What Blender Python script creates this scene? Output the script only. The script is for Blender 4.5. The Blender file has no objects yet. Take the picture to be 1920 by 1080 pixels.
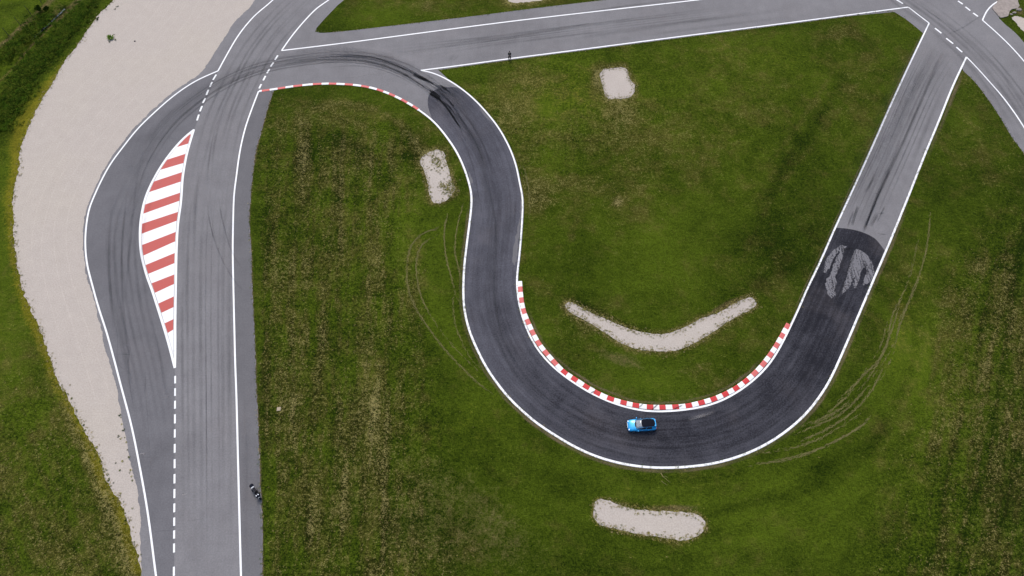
import bpy, bmesh, math, random
import numpy as np
from mathutils import Vector, Matrix
from mathutils.geometry import tessellate_polygon

random.seed(7)
rng = np.random.default_rng(11)
S = bpy.context.scene
COL = S.collection
PI = math.pi

# ------------------------------------------------------------------ camera model (also used to place traced ground features)
F = 1280.0
TILT = math.radians(28.0)
H = 98.0
c_, s_ = math.cos(TILT), math.sin(TILT)

def G(u, v, z=0.0):
    """photo pixel (1920x1080) -> ground point at height z"""
    x = (u - 960.0) / F
    y = (540.0 - v) / F
    t = (H - z) / (c_ - y * s_)
    return (x * t, (y * c_ + s_) * t)

def GA(a):
    a = np.asarray(a, float)
    x = (a[:, 0] - 960.0) / F
    y = (540.0 - a[:, 1]) / F
    t = H / (c_ - y * s_)
    return np.stack([x * t, (y * c_ + s_) * t], 1)

def UV(X, Y):
    """ground -> photo pixel (numpy)"""
    d = np.maximum(H * c_ + Y * s_, 5.0)
    yc = Y * c_ - H * s_
    return 960 + F * X / d, 540 - F * yc / d

cam_d = bpy.data.cameras.new("camera")
cam_d.sensor_width = 36.0
cam_d.lens = 36.0 * F / 1920.0
cam_d.clip_start = 0.5
cam_d.clip_end = 8000
cam = bpy.data.objects.new("camera", cam_d)
COL.objects.link(cam)
cam.location = (0, 0, H)
cam.rotation_euler = (TILT, 0, 0)
S.camera = cam

# ------------------------------------------------------------------ noise in numpy
_tab = rng.random((64, 64))
def vn(x, y):
    xi = np.floor(x).astype(int); yi = np.floor(y).astype(int)
    fx = x - xi; fy = y - yi
    fx = fx * fx * (3 - 2 * fx); fy = fy * fy * (3 - 2 * fy)
    g = lambda i, j: _tab[(xi + i) % 64, (yi + j) % 64]
    return (g(0, 0) * (1 - fx) + g(1, 0) * fx) * (1 - fy) + (g(0, 1) * (1 - fx) + g(1, 1) * fx) * fy
def fbm(x, y, o=3, sx=0.0):
    r = 0; a = 0.5; t = 0
    for k in range(o):
        r = r + a * vn(x + 17.3 * k + sx, y + 9.1 * k + sx * 1.7); t += a
        x = x * 2.03; y = y * 2.03; a *= 0.5
    return r / t

# ------------------------------------------------------------------ materials
def new_mat(name):
    m = bpy.data.materials.new(name)
    m.use_nodes = True
    nt = m.node_tree
    for n in list(nt.nodes):
        nt.nodes.remove(n)
    return m, nt

class N:
    def __init__(s, nt): s.nt = nt
    def n(s, t, **k):
        o = s.nt.nodes.new(t)
        for a, b in k.items(): setattr(o, a, b)
        return o
    def l(s, a, b): s.nt.links.new(a, b)
    def val(s, sock, v):
        if hasattr(v, 'is_output') or isinstance(v, bpy.types.NodeSocket): s.l(v, sock)
        else: sock.default_value = v
    def math(s, op, a, b=0.0, clamp=False):
        o = s.n('ShaderNodeMath', operation=op); o.use_clamp = clamp
        s.val(o.inputs[0], a); s.val(o.inputs[1], b)
        return o.outputs[0]
    def ma(s, a, m, add):       # a*m+add
        o = s.n('ShaderNodeMath', operation='MULTIPLY_ADD')
        s.val(o.inputs[0], a); s.val(o.inputs[1], m); s.val(o.inputs[2], add)
        return o.outputs[0]
    def step(s, a, lo, hi, t0=0.0, t1=1.0):
        o = s.n('ShaderNodeMapRange', interpolation_type='SMOOTHSTEP')
        s.val(o.inputs[0], a); o.inputs[1].default_value = lo; o.inputs[2].default_value = hi
        o.inputs[3].default_value = t0; o.inputs[4].default_value = t1
        return o.outputs[0]
    def mix(s, f, a, b, blend='MIX'):
        o = s.n('ShaderNodeMix', data_type='RGBA', blend_type=blend)
        s.val(o.inputs[0], f)
        for i, x in ((6, a), (7, b)):
            if isinstance(x, tuple): o.inputs[i].default_value = (*x, 1) if len(x) == 3 else x
            else: s.l(x, o.inputs[i])
        return o.outputs[2]
    def noise(s, vec, scale, detail=3.0, rough=0.55, dist=0.0):
        o = s.n('ShaderNodeTexNoise')
        o.inputs['Scale'].default_value = scale; o.inputs['Detail'].default_value = detail
        o.inputs['Roughness'].default_value = rough; o.inputs['Distortion'].default_value = dist
        if vec is not None: s.l(vec, o.inputs['Vector'])
        return o.outputs[0]
    def pos(s): return s.n('ShaderNodeNewGeometry').outputs['Position']
    def attr(s, name): return s.n('ShaderNodeAttribute', attribute_name=name).outputs['Fac']
    def mapv(s, vec, rot=0.0, sc=(1, 1, 1)):
        o = s.n('ShaderNodeMapping')
        o.inputs['Rotation'].default_value = (0, 0, rot); o.inputs['Scale'].default_value = sc
        s.l(vec, o.inputs['Vector']); return o.outputs[0]
    def out(s, color, rough=0.9, bump=None, bstr=0.3, bdist=0.05, alpha=None, spec=0.3, metal=0.0, coat=0.0):
        p = s.n('ShaderNodeBsdfPrincipled')
        if isinstance(color, tuple): p.inputs['Base Color'].default_value = (*color, 1)
        else: s.l(color, p.inputs['Base Color'])
        s.val(p.inputs['Roughness'], rough)
        p.inputs['Specular IOR Level'].default_value = spec
        p.inputs['Metallic'].default_value = metal
        p.inputs['Coat Weight'].default_value = coat
        p.inputs['Coat Roughness'].default_value = 0.05
        if bump is not None:
            b = s.n('ShaderNodeBump'); b.inputs['Strength'].default_value = bstr; b.inputs['Distance'].default_value = bdist
            s.l(bump, b.inputs['Height']); s.l(b.outputs[0], p.inputs['Normal'])
        if alpha is not None: s.val(p.inputs['Alpha'], alpha)
        o = s.n('ShaderNodeOutputMaterial')
        s.l(p.outputs[0], o.inputs[0])
        return p

def simple(name, col, rough=0.6, spec=0.4, metal=0.0, coat=0.0, var=0.25, vs=6.0):
    m, nt = new_mat(name); k = N(nt)
    n = k.noise(k.n('ShaderNodeTexCoord').outputs['Object'], vs, 3)
    dark = tuple(x * (1 - var) for x in col); lite = tuple(min(1, x * (1 + var)) for x in col)
    k.out(k.mix(n, dark, lite), rough, spec=spec, metal=metal, coat=coat)
    return m

def mat_grass():
    m, nt = new_mat("meadow grass"); k = N(nt)
    P = k.pos()
    nf = k.noise(P, 2.1, 3, 0.8)
    nff = k.noise(P, 5.2, 2, 0.8)
    nm = k.noise(P, 0.6, 4, 0.66)
    nb = k.noise(P, 0.13, 4, 0.62, 0.6)
    nh = k.noise(P, 0.22, 4, 0.65, 0.4)
    tone = k.attr('tone'); dry = k.attr('dry'); soil = k.attr('soil'); yel = k.attr('yellow'); co = k.attr('coarse')
    c = lambda n: k.math('SUBTRACT', n, 0.5)
    t = k.ma(tone, 0.5, 0.43)
    t = k.ma(c(nb), 0.55, t)
    t = k.ma(k.math('MULTIPLY', c(nm), co), 1.1, t)
    t = k.ma(k.math('MULTIPLY', c(nf), co), 2.3, t)
    t = k.ma(k.math('MULTIPLY', c(nff), k.ma(co, 0.6, 0.4)), 2.0, t)
    t = k.math('MAXIMUM', k.math('MINIMUM', t, 1.0), 0.0)
    g = k.mix(t, (0.0085, 0.0165, 0.0012), (0.073, 0.105, 0.0070))
    # olive / brownish hue wander
    olive = k.step(k.ma(c(nm), 0.8, k.ma(dry, 0.9, k.ma(c(nh), 1.4, 0.5))), 0.50, 1.10)
    g = k.mix(k.math('MULTIPLY', olive, 0.72), g, k.mix(t, (0.015, 0.0145, 0.0028), (0.112, 0.098, 0.022)))
    # yellow-green fringe
    yv = k.step(k.ma(c(nf), 1.2, k.ma(c(nm), 0.8, yel)), 0.2, 0.95)
    g = k.mix(k.math('MULTIPLY', yv, 0.75), g, k.mix(t, (0.042, 0.040, 0.004), (0.190, 0.160, 0.014)))
    # soil
    sv = k.step(k.ma(c(nm), 0.8, k.ma(c(nf), 0.9, soil)), 0.32, 0.9)
    g = k.mix(k.math('MULTIPLY', sv, 0.62), g, k.mix(t, (0.030, 0.021, 0.0085), (0.175, 0.128, 0.060)))
    # straw flecks
    dv = k.ma(c(nm), 1.2, dry)
    dv = k.ma(c(nf), 2.6, dv)
    dv = k.ma(c(nff), 2.4, dv)
    dv = k.step(dv, 0.58, 1.35)
    g = k.mix(k.math('MULTIPLY', dv, 0.85), g, k.mix(nff, (0.110, 0.094, 0.028), (0.280, 0.240, 0.095)))
    h = k.ma(nff, 0.5, k.ma(nm, 1.0, nf))
    k.out(g, 1.0, bump=h, bstr=0.75, bdist=0.4, spec=0.03)
    return m

def mat_asphalt(name, dark, lite, uvstreak=False, rot=0.0, streak=0.25):
    m, nt = new_mat(name); k = N(nt)
    P = k.pos()
    nf = k.noise(P, 4.5, 2, 0.8)
    nm = k.noise(P, 0.4, 4, 0.6)
    nb = k.noise(P, 0.05, 4, 0.6, 0.5)
    t = k.ma(k.math('SUBTRACT', nf, 0.5), 1.1, 0.5)
    t = k.ma(k.math('SUBTRACT', nm, 0.5), 0.55, t)
    t = k.ma(k.math('SUBTRACT', nb, 0.5), 0.8, t)
    if uvstreak:
        uv = k.n('ShaderNodeTexCoord').outputs['UV']
        ns = k.noise(k.mapv(uv, 0, (0.5, 14.0, 1)), 1.0, 4, 0.65)
        t = k.ma(k.math('SUBTRACT', ns, 0.5), 0.9, t)
        t = k.math('ADD', t, k.attr('tone'))
    else:
        ns = k.noise(k.mapv(P, rot, (1.1, 0.035, 1)), 1.0, 4, 0.65)
        t = k.ma(k.math('SUBTRACT', ns, 0.5), streak, t)
    t = k.math('MAXIMUM', k.math('MINIMUM', t, 1.0), 0.0)
    col = k.mix(t, dark, lite)
    # faint brownish patches
    br = k.step(k.noise(P, 0.11, 3, 0.6, 0.5), 0.5, 0.75, 0.0, 0.10)
    col = k.mix(br, col, (0.17, 0.145, 0.14))
    k.out(col, 0.9, bump=nf, bstr=0.25, bdist=0.02, spec=0.08)
    return m

def mat_gravel(name="pale gravel", kk=1.0):
    f = lambda *c: tuple(x * kk for x in c)
    m, nt = new_mat(name); k = N(nt)
    P = k.pos()
    nf = k.noise(P, 4.5, 2, 0.85)
    nm = k.noise(P, 0.5, 4, 0.6)
    nb = k.noise(P, 0.05, 3, 0.55)
    t = k.ma(k.math('SUBTRACT', nf, 0.5), 1.3, 0.5)
    t = k.ma(k.math('SUBTRACT', nm, 0.5), 0.35, t)
    t = k.math('MAXIMUM', k.math('MINIMUM', t, 1.0), 0.0)
    col = k.mix(t, f(0.264, 0.230, 0.198), f(0.450, 0.399, 0.350))
    warm = k.step(nb, 0.42, 0.66)
    col = k.mix(k.math('MULTIPLY', warm, 0.35), col, k.mix(t, f(0.270, 0.236, 0.192), f(0.460, 0.410, 0.342)))
    k.out(col, 0.95, bump=nf, bstr=0.5, bdist=0.06, spec=0.15)
    return m

def mat_paint(name, col, worn, amount=0.25):
    m, nt = new_mat(name); k = N(nt)
    P = k.pos()
    nf = k.noise(P, 6.0, 4, 0.75); nm = k.noise(P, 0.6, 3, 0.6)
    w = k.step(k.ma(nm, 0.5, k.math('MULTIPLY', nf, 0.5)), 0.5, 0.78)
    k.out(k.mix(k.math('MULTIPLY', w, amount), col, worn), 0.6, bump=nf, bstr=0.1, bdist=0.01, spec=0.3)
    return m

def mat_decal(name, col, base=0.5, streak=10.0, gap=0.35, var=0.5):
    """soft worn mark lying on a surface: alpha from the strip's own cross profile and long streak noise"""
    m, nt = new_mat(name); k = N(nt)
    uv = k.n('ShaderNodeTexCoord').outputs['UV']
    a = k.attr('alpha')
    ns = k.noise(k.mapv(uv, 0, (0.35, streak, 1)), 1.0, 4, 0.65)
    nf = k.noise(k.pos(), 5.0, 3, 0.7)
    s1 = k.step(ns, gap, gap + 0.3)
    lo = k.step(k.noise(k.mapv(uv, 0, (0.05, 0.6, 1)), 1.0, 3, 0.6), 0.32, 0.66)
    f = k.math('MULTIPLY', a, k.ma(s1, var, 1 - var))
    f = k.math('MULTIPLY', f, k.ma(lo, 0.75, 0.25))
    f = k.math('MULTIPLY', f, k.ma(nf, 0.7, 0.65))
    f = k.math('MULTIPLY', f, base, clamp=True)
    k.out(col, 0.9, alpha=f, spec=0.15)
    return m

M = {}
M['grass'] = mat_grass()
M['asphalt'] = mat_asphalt("weathered grey asphalt", (0.110, 0.105, 0.107), (0.202, 0.195, 0.197))
M['asphalt_shoulder'] = mat_asphalt("shoulder asphalt", (0.084, 0.081, 0.084), (0.146, 0.141, 0.144))
M['asphalt_new'] = mat_asphalt("fresh dark asphalt", (0.013, 0.013, 0.0165), (0.088, 0.087, 0.101), uvstreak=True)
M['gravel'] = mat_gravel()
M['white'] = mat_paint("white road paint", (0.70, 0.70, 0.69), (0.34, 0.33, 0.33), 0.55)
M['kwhite'] = mat_paint("white kerb paint", (0.68, 0.67, 0.65), (0.34, 0.32, 0.29), 0.5)
M['kred'] = mat_paint("red kerb paint", (0.50, 0.105, 0.095), (0.40, 0.17, 0.15), 0.6)
M['ired'] = mat_paint("faded red paint", (0.375, 0.066, 0.054), (0.33, 0.125, 0.105), 0.7)
M['kred2'] = mat_paint("fresh red kerb paint", (0.46, 0.028, 0.030), (0.40, 0.10, 0.09), 0.5)
M['rubber'] = mat_decal("rubber on asphalt", (0.045, 0.045, 0.048), 0.24, 9.0, 0.3, 0.7)
M['skid'] = mat_decal("dark tyre streak", (0.024, 0.024, 0.027), 0.24, 3.0, 0.25, 0.6)
M['faint'] = mat_decal("faint tyre streak", (0.05, 0.05, 0.054), 0.24, 2.0, 0.3, 0.6)
M['crack'] = mat_decal("tar filled crack", (0.014, 0.014, 0.016), 0.55, 5.0, 0.3, 0.5)
M['tread'] = mat_decal("flattened dry grass", (0.20, 0.165, 0.075), 0.62, 2.0, 0.3, 0.7)
M['earth'] = mat_decal("bare earth", (0.17, 0.125, 0.075), 0.6, 2.0, 0.3, 0.7)
M['rake'] = mat_gravel("raked gravel", 1.055)
M['dust'] = mat_decal("pale dust", (0.34, 0.32, 0.31), 0.5, 3.0, 0.35, 0.7)

# ------------------------------------------------------------------ object helpers
def link(o, parent=None):
    COL.objects.link(o)
    if parent is not None: o.parent = parent
    return o
def mesh_obj(name, verts, faces, mat, parent=None, smooth=False):
    me = bpy.data.meshes.new(name)
    me.from_pydata([tuple(map(float, v)) for v in verts], [], [tuple(f) for f in faces])
    if mat is not None:
        for mm in (mat if isinstance(mat, (list, tuple)) else [mat]): me.materials.append(mm)
    if smooth: me.polygons.foreach_set('use_smooth', [True] * len(me.polygons))
    me.update()
    return link(bpy.data.objects.new(name, me), parent)
def bm_obj(name, bm, mat, parent=None, smooth=False):
    me = bpy.data.meshes.new(name)
    bmesh.ops.recalc_face_normals(bm, faces=bm.faces)
    bm.to_mesh(me); bm.free()
    for mm in (mat if isinstance(mat, (list, tuple)) else [mat]): me.materials.append(mm)
    if smooth: me.polygons.foreach_set('use_smooth', [True] * len(me.polygons))
    return link(bpy.data.objects.new(name, me), parent)
def tag(o, label=None, cat=None, group=None, kind=None):
    if label: o['label'] = label
    if cat: o['category'] = cat
    if group: o['group'] = group
    if kind: o['kind'] = kind
    return o
def empty(name, loc, rz=0.0):
    o = bpy.data.objects.new(name, None); COL.objects.link(o)
    o.location = loc; o.rotation_euler = (0, 0, rz); o.empty_display_size = 0.3
    return o

def catmull(p, step=5.0, closed=False):
    p = np.asarray(p, float); n = len(p); out = []
    rngi = n if closed else n - 1
    for i in range(rngi):
        if closed: p0, p1, p2, p3 = p[(i - 1) % n], p[i], p[(i + 1) % n], p[(i + 2) % n]
        else:
            p1, p2 = p[i], p[i + 1]
            p0 = p[i - 1] if i > 0 else 2 * p1 - p2
            p3 = p[i + 2] if i + 2 < n else 2 * p2 - p1
        d = max(1, int(np.linalg.norm(p2 - p1) / step))
        a1 = max(np.linalg.norm(p1 - p0), 1e-6) ** 0.5; a2 = max(np.linalg.norm(p2 - p1), 1e-6) ** 0.5; a3 = max(np.linalg.norm(p3 - p2), 1e-6) ** 0.5
        m1 = ((p1 - p0) / a1 - (p2 - p0) / (a1 + a2) + (p2 - p1) / a2) * a2
        m2 = ((p2 - p1) / a2 - (p3 - p1) / (a2 + a3) + (p3 - p2) / a3) * a2
        for k in range(d):
            t = k / d
            out.append((2 * t**3 - 3 * t**2 + 1) * p1 + (t**3 - 2 * t**2 + t) * m1 + (-2 * t**3 + 3 * t**2) * p2 + (t**3 - t**2) * m2)
    if not closed: out.append(p[-1])
    return np.array(out)
def resample(g, d, closed=False):
    g = np.asarray(g, float)
    if closed: g = np.vstack([g, g[:1]])
    L = np.concatenate([[0], np.cumsum(np.linalg.norm(np.diff(g, axis=0), axis=1))])
    n = max(2, int(round(L[-1] / d)) + 1)
    q = np.linspace(0, L[-1], n)
    r = np.stack([np.interp(q, L, g[:, 0]), np.interp(q, L, g[:, 1])], 1)
    return r[:-1] if closed else r
def relax(g, it):
    g = g.copy()
    for _ in range(it): g[1:-1] += 0.5 * (0.5 * (g[:-2] + g[2:]) - g[1:-1])
    return g
def curve(px, d=0.5, it=10):
    """traced pixel path -> evenly spaced smooth ground path"""
    g = resample(GA(catmull(px)), d)
    return relax(g, it)
def straight(px, d=1.0): return resample(GA(px), d)
def normals(g):
    t = np.gradient(g, axis=0); t /= np.maximum(np.linalg.norm(t, axis=1, keepdims=True), 1e-9)
    return np.stack([-t[:, 1], t[:, 0]], 1)
def offset(g, w): return g + normals(g) * w
def rough(g, amp, sc=0.8, seed=0.0):
    L = np.concatenate([[0], np.cumsum(np.linalg.norm(np.diff(g, axis=0), axis=1))])
    n = (fbm(L * sc + seed, L * 0 + seed * 3.1, 4) - 0.5) * 2 * amp
    return g + normals(g) * n[:, None]

ZC = [0]
def zlift(base):
    ZC[0] += 1
    return base + (ZC[0] % 12) * 0.0003

def strip(name, g, width, z, mat, parent=None, profile=None, fade=1.5, taper=True, wob=0.0):
    """flat ribbon along ground path g; profile = list of (offset fraction -1..1, alpha)"""
    n = len(g); nr = normals(g)
    prof = profile or [(-1, 1), (1, 1)]
    L = np.concatenate([[0], np.cumsum(np.linalg.norm(np.diff(g, axis=0), axis=1))])
    w = np.full(n, width / 2.0)
    if wob: w *= 1 + wob * (fbm(L * 0.5 + ZC[0], L * 0 + ZC[0] * 1.3, 3) - 0.5) * 2
    z = zlift(z)
    vs = []; al = []; uvs = []
    for i in range(n):
        e = min(L[i], L[-1] - L[i]) / max(fade, 1e-6)
        e = min(1.0, e) if profile and taper else 1.0
        for f, a in prof:
            q = g[i] + nr[i] * f * w[i]
            vs.append((q[0], q[1], z)); al.append(a * e); uvs.append((L[i] + ZC[0] * 7.7, f * width * 0.5 + ZC[0] * 3.3))
    m_ = len(prof); fs = []
    for i in range(n - 1):
        for j in range(m_ - 1):
            a = i * m_ + j
            fs.append((a, a + m_, a + m_ + 1, a + 1))
    # make faces point up
    a, b, c = [np.array(vs[k]) for k in fs[0][:3]]
    if np.cross(b - a, c - a)[2] < 0: fs = [f[::-1] for f in fs]
    o = mesh_obj(name, vs, fs, mat, parent)
    me = o.data
    if profile:
        at = me.attributes.new('alpha', 'FLOAT', 'POINT'); at.data.foreach_set('value', al)
        ul = me.uv_layers.new(name='UVMap')
        idx = np.empty(len(me.loops), int); me.loops.foreach_get('vertex_index', idx)
        ul.data.foreach_set('uv', np.array(uvs)[idx].ravel())
    return o
SOFT = [(-1, 0), (-0.66, 0.45), (-0.3, 0.95), (0.3, 0.95), (0.66, 0.45), (1, 0)]
THIN = [(-1, 0), (-0.4, 1), (0.4, 1), (1, 0)]

def sheet(name, loops, z, mat, parent=None, thick=0.0):
    """flat polygon (first loop outline, further loops holes), optionally with sides down by thick"""
    polys = [[Vector((p[0], p[1], 0)) for p in lp] for lp in loops]
    tris = tessellate_polygon(polys)
    vs = [(p[0], p[1], z) for lp in loops for p in lp]
    fs = []
    for t in tris:
        a, b, c = (np.array(vs[i]) for i in t)
        fs.append(t if np.cross(b - a, c - a)[2] > 0 else t[::-1])
    if thick:
        base = len(vs); vs += [(x, y, z - thick) for x, y, _ in vs]
        k = 0
        for lp in loops:
            n = len(lp)
            for i in range(n):
                a, b = k + i, k + (i + 1) % n
                fs.append((a, b, base + b, base + a))
            k += n
    return mesh_obj(name, vs, fs, mat, parent)

# ------------------------------------------------------------------ traced ground features (photo pixels)
ROADEDGE_L = [(265,1110),(265,1080),(263,987),(257,920),(243,860),(230,790),(217,720),(199,660),(191,623),(182,587),(175,557),(164,522),(158,493),(155,457),(157,420),(164,385),(176,358),(184,341),(203,304),(226,272),(253,239),(289,203),(324,173),(348,157),(370,141),(383,128),(397,107),(410,87),(423,67),(437,45),(467,15),(478,0),(540,-75)]
ROADEDGE_R = [(513,170),(502,203),(490,247),(480,283),(475,317),(471,360),(468,400),(468,430),(471,477),(473,547),(477,620),(480,710),(485,820),(489,920),(492,1003),(492,1110)]
W1A = [(560,-55),(512,0),(477,30),(448,65),(427,100),(409,133)]
W1B = [(409,133),(367,152),(328,178),(293,208),(257,243),(230,277),(207,308),(187,345),(175,372),(168,389),(162,422),(160,457),(163,493),(172,530),(185,577),(200,623),(213,670),(226,720),(247,800),(263,880),(277,960),(292,1075),(297,1110)]
W2 = [(485,171),(472,205),(460,240),(450,283),(443,333),(439,365),(437,427),(436.5,470),(437.5,527),(439,593),(441.5,693),(443,730),(447,887),(452,1080),(453,1110)]
W3 = [(690,-70),(617,0),(597,13),(573,37),(547,68),(528,95)]
W3L = [(528,95),(640,81.5),(960,40),(1280,3.2),(1500,-22)]
TOPLOW = [(789,132),(853,124),(960,109.5),(1073,95),(1280,68),(1387,54.5),(1493,41),(1600,27),(1703,13.5)]
W4 = [(1703,13.5),(1742,43.5)]
INR = [(1742,43.5),(1693,147),(1663,213),(1633,281),(1598,358),(1563,434),(1537,493),(1513,543),(1497,580),(1483,610),(1460,656),(1440,686),(1413,713),(1380,737),(1347,754),(1313,764),(1270,770),(1227,772),(1207,770.5),(1173,763.5),(1140,752.5),(1107,737),(1077,718.5),(1047,697),(1023,674),(1003,648),(988,618),(978,590),(972,564),(969,540),(969,518),(973,487),(976,453),(979,413),(980,387),(979,360),(977,357),(970,320),(962,293),(950,266),(933,237),(913,212),(893,190),(870,170),(847,154),(827,143),(807,135),(789,132)]
OUT = [(1812,107),(1787,160),(1760,227),(1733,292),(1707,358),(1680,425),(1660,473),(1643,512),(1627,550),(1607,597),(1590,637),(1573,676),(1553,718),(1530,753),(1507,780),(1480,804),(1447,827),(1413,845),(1370,861),(1327,871),(1280,876),(1227,877),(1180,872),(1140,863),(1103,850),(1067,832),(1033,811),(1003,791),(977,768),(953,745),(933,719.5),(913,691),(897,660),(882,626),(873,594),(869,563),(869,530),(871,494),(875,460),(880,421),(884,387),(884,360),(880,345),(872,319),(857,286),(837,256),(813,227.5),(786,206.5),(773,198),(753,186.5),(728,175),(700,165.5),(670,160),(640,157.5),(613,156.8),(587,158),(547,162.3),(513,167.5),(485,171)]
W5 = [(1812,107),(1827,122),(1853,151),(1880,182),(1903,213),(1920,239),(1975,330)]
W6 = [(1905,-18),(1875,0),(1860,10),(1850,21),(1842,38)]
W7 = [(1842,38),(1867,60),(1893,85),(1920,115),(1990,205)]

gOUT = curve(OUT, 0.5, 14); gINR_a = straight(INR[:9] , 0.5)
gINR = curve(INR, 0.5, 14)

# ------------------------------------------------------------------ ground sheet with meadow attributes
def axis(fine0, fine1, step, far0, far1):
    a = [fine0]; d = step
    lo = []
    x = fine0
    while x > far0: d *= 1.5; x -= d; lo.append(x)
    hi = []; x = fine1; d = step
    while x < far1: d *= 1.5; x += d; hi.append(x)
    return np.array(lo[::-1] + list(np.arange(fine0, fine1 + 1e-6, step)) + hi)
ax = axis(-116, 116, 0.4, -3000, 3000)
ay = axis(2, 134, 0.4, -1500, 4500)
X, Y = np.meshgrid(ax, ay)
U, V = UV(X, Y)
Z = np.zeros_like(X)

def dist_path(pts):
    """distance in px to a polyline (arrays U,V)"""
    p = catmull(pts, 12) if len(pts) > 2 else np.asarray(pts, float)
    best = np.full(U.shape, 1e9)
    u0, u1 = p[:, 0].min() - 140, p[:, 0].max() + 140; v0, v1 = p[:, 1].min() - 140, p[:, 1].max() + 140
    msk = (U > u0) & (U < u1) & (V > v0) & (V < v1)
    uu, vv = U[msk], V[msk]; b = np.full(uu.shape, 1e9)
    for (a, b2), (c, d) in zip(p[:-1], p[1:]):
        ex, ey = c - a, d - b2; l2 = ex * ex + ey * ey + 1e-9
        t = np.clip(((uu - a) * ex + (vv - b2) * ey) / l2, 0, 1)
        b = np.minimum(b, np.hypot(uu - a - t * ex, vv - b2 - t * ey))
    best[msk] = b
    return best
def stroke(pts, w): return np.exp(-(dist_path(pts) / w) ** 2)
def blob(u, v, ru, rv, ang=0.0):
    a = math.radians(ang); du, dv = U - u, V - v
    x = du * math.cos(a) + dv * math.sin(a); y = -du * math.sin(a) + dv * math.cos(a)
    return np.exp(-(x / ru) ** 2 - (y / rv) ** 2)
def sstep(x, a, b):
    t = np.clip((x - a) / (b - a), 0, 1); return t * t * (3 - 2 * t)

n1 = fbm(X * 0.09, Y * 0.09, 4); n2 = fbm(X * 0.35, Y * 0.35, 3, 5.0); n3 = fbm(X * 0.045, Y * 0.045, 3, 9.0)
dry = 0.15 + 0.55 * (n1 - 0.5) + 0.35 * (n2 - 0.5)
coarse = 0.5 + 0 * X
tone = 0.9 * (n3 - 0.5) + 0.4 * (n2 - 0.5)
soil = np.zeros_like(X); yel = np.zeros_like(X)

# left meadow: long mowing stripes
p = U + 0.02 * (V - 540)
mL = sstep(U, 470, 500) * (1 - sstep(U, 730, 860 + 0.15 * (V - 540))) * sstep(V, 165, 300)
st = fbm(p / 13.0, V / 170.0, 3, 2.0); st2 = fbm(p / 30.0, V / 260.0, 2, 4.0)
stf = fbm(p / 5.0, V / 65.0, 3, 6.0)
dry += mL * (0.55 * (st - 0.5) + 0.4 * (st2 - 0.5) + 0.75 * (stf - 0.5) + 0.20)
coarse += 0.5 * mL
tone += mL * (-0.12 + 0.5 * (0.5 - st) + 0.5 * (0.5 - stf))
for u in (523, 560, 601, 648, 694):   # clear straw lines
    dry += mL * 0.15 * np.exp(-((p - u - 6 * np.sin(V / 160 + u)) / 5.0) ** 2) * sstep(fbm(p / 40, V / 70, 2, u * 0.1), 0.35, 0.6)
for u in (500, 585, 630, 668, 735): tone -= mL * 0.22 * np.exp(-((p - u) / 6.0) ** 2)
soil += mL * 0.30 * blob(770, 640, 60, 330)
soil += 0.34 * blob(800, 960, 170, 110) + 0.22 * blob(900, 1040, 160, 60) + 0.2 * blob(1330, 900, 120, 40) + 0.22 * blob(1500, 410, 110, 60) + 0.2 * blob(1180, 460, 130, 50) + 0.3 * (n3 - 0.42) + 0.16 * blob(1480, 430, 120, 70) + 0.14 * blob(870, 1000, 200, 90) + 0.14 * blob(1200, 475, 150, 40)
soil += 0.25 * blob(640, 940, 60, 60)
dry += 0.3 * blob(600, 975, 40, 45) + 0.3 * blob(790, 925, 22, 18) + 0.25 * blob(700, 800, 22, 90)
# arcs at the top of the left meadow
dry += 0.42 * stroke([(590,200),(650,196),(700,206),(745,228),(775,262),(795,292)], 11) + 0.22 * stroke([(545,240),(600,222),(660,228),(710,255),(740,310)], 9)
soil += 0.28 * stroke([(600,195),(680,200),(740,228),(785,280)], 14)
tone -= 0.7 * blob(770, 285, 26, 45) + 0.5 * stroke([(560,300),(620,265),(690,290),(720,340)], 16)
dry += 0.35 * blob(524, 187, 10, 7) + 0.3 * blob(558, 217, 8, 12) + 0.3 * blob(570, 290, 10, 40)
tone += 0.35 * stroke([(800,380),(770,420),(810,560),(850,660)], 26) + 0.35 * blob(708, 217, 10, 8) + 0.5 * blob(690, 700, 25, 40) + 0.4 * blob(770, 945, 26, 14) + 0.3 * blob(760, 875, 14, 12)
dry -= 0.35 * blob(825, 500, 50, 170) + 0.25 * blob(860, 780, 70, 60)
# green belt under the hairpin
dry -= 0.16 * blob(1000, 930, 150, 120) + 0.26 * blob(1450, 960, 200, 130)
tone += 0.32 * blob(900, 760, 70, 60, 40) + 0.32 * blob(1030, 960, 120, 90) + 0.32 * blob(1420, 980, 220, 90) + 0.25 * blob(1700, 700, 60, 190)
soil += 0.22 * stroke([(820,880),(900,930),(960,1000),(1010,1060)], 55)
dry -= 0.12 * stroke([(820,880),(900,930),(960,1000),(1010,1060)], 55)
tone -= 0.6 * blob(1540, 875, 42, 20, -25) + 0.5 * blob(1450, 935, 60, 14, -15) + 0.4 * blob(1340, 990, 26, 40) + 0.45 * blob(1080, 905, 60, 22, 20)
tone += 0.3 * blob(1200, 925, 90, 18)
soil += 0.25 * blob(1410, 935, 60, 14, -10)
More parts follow.
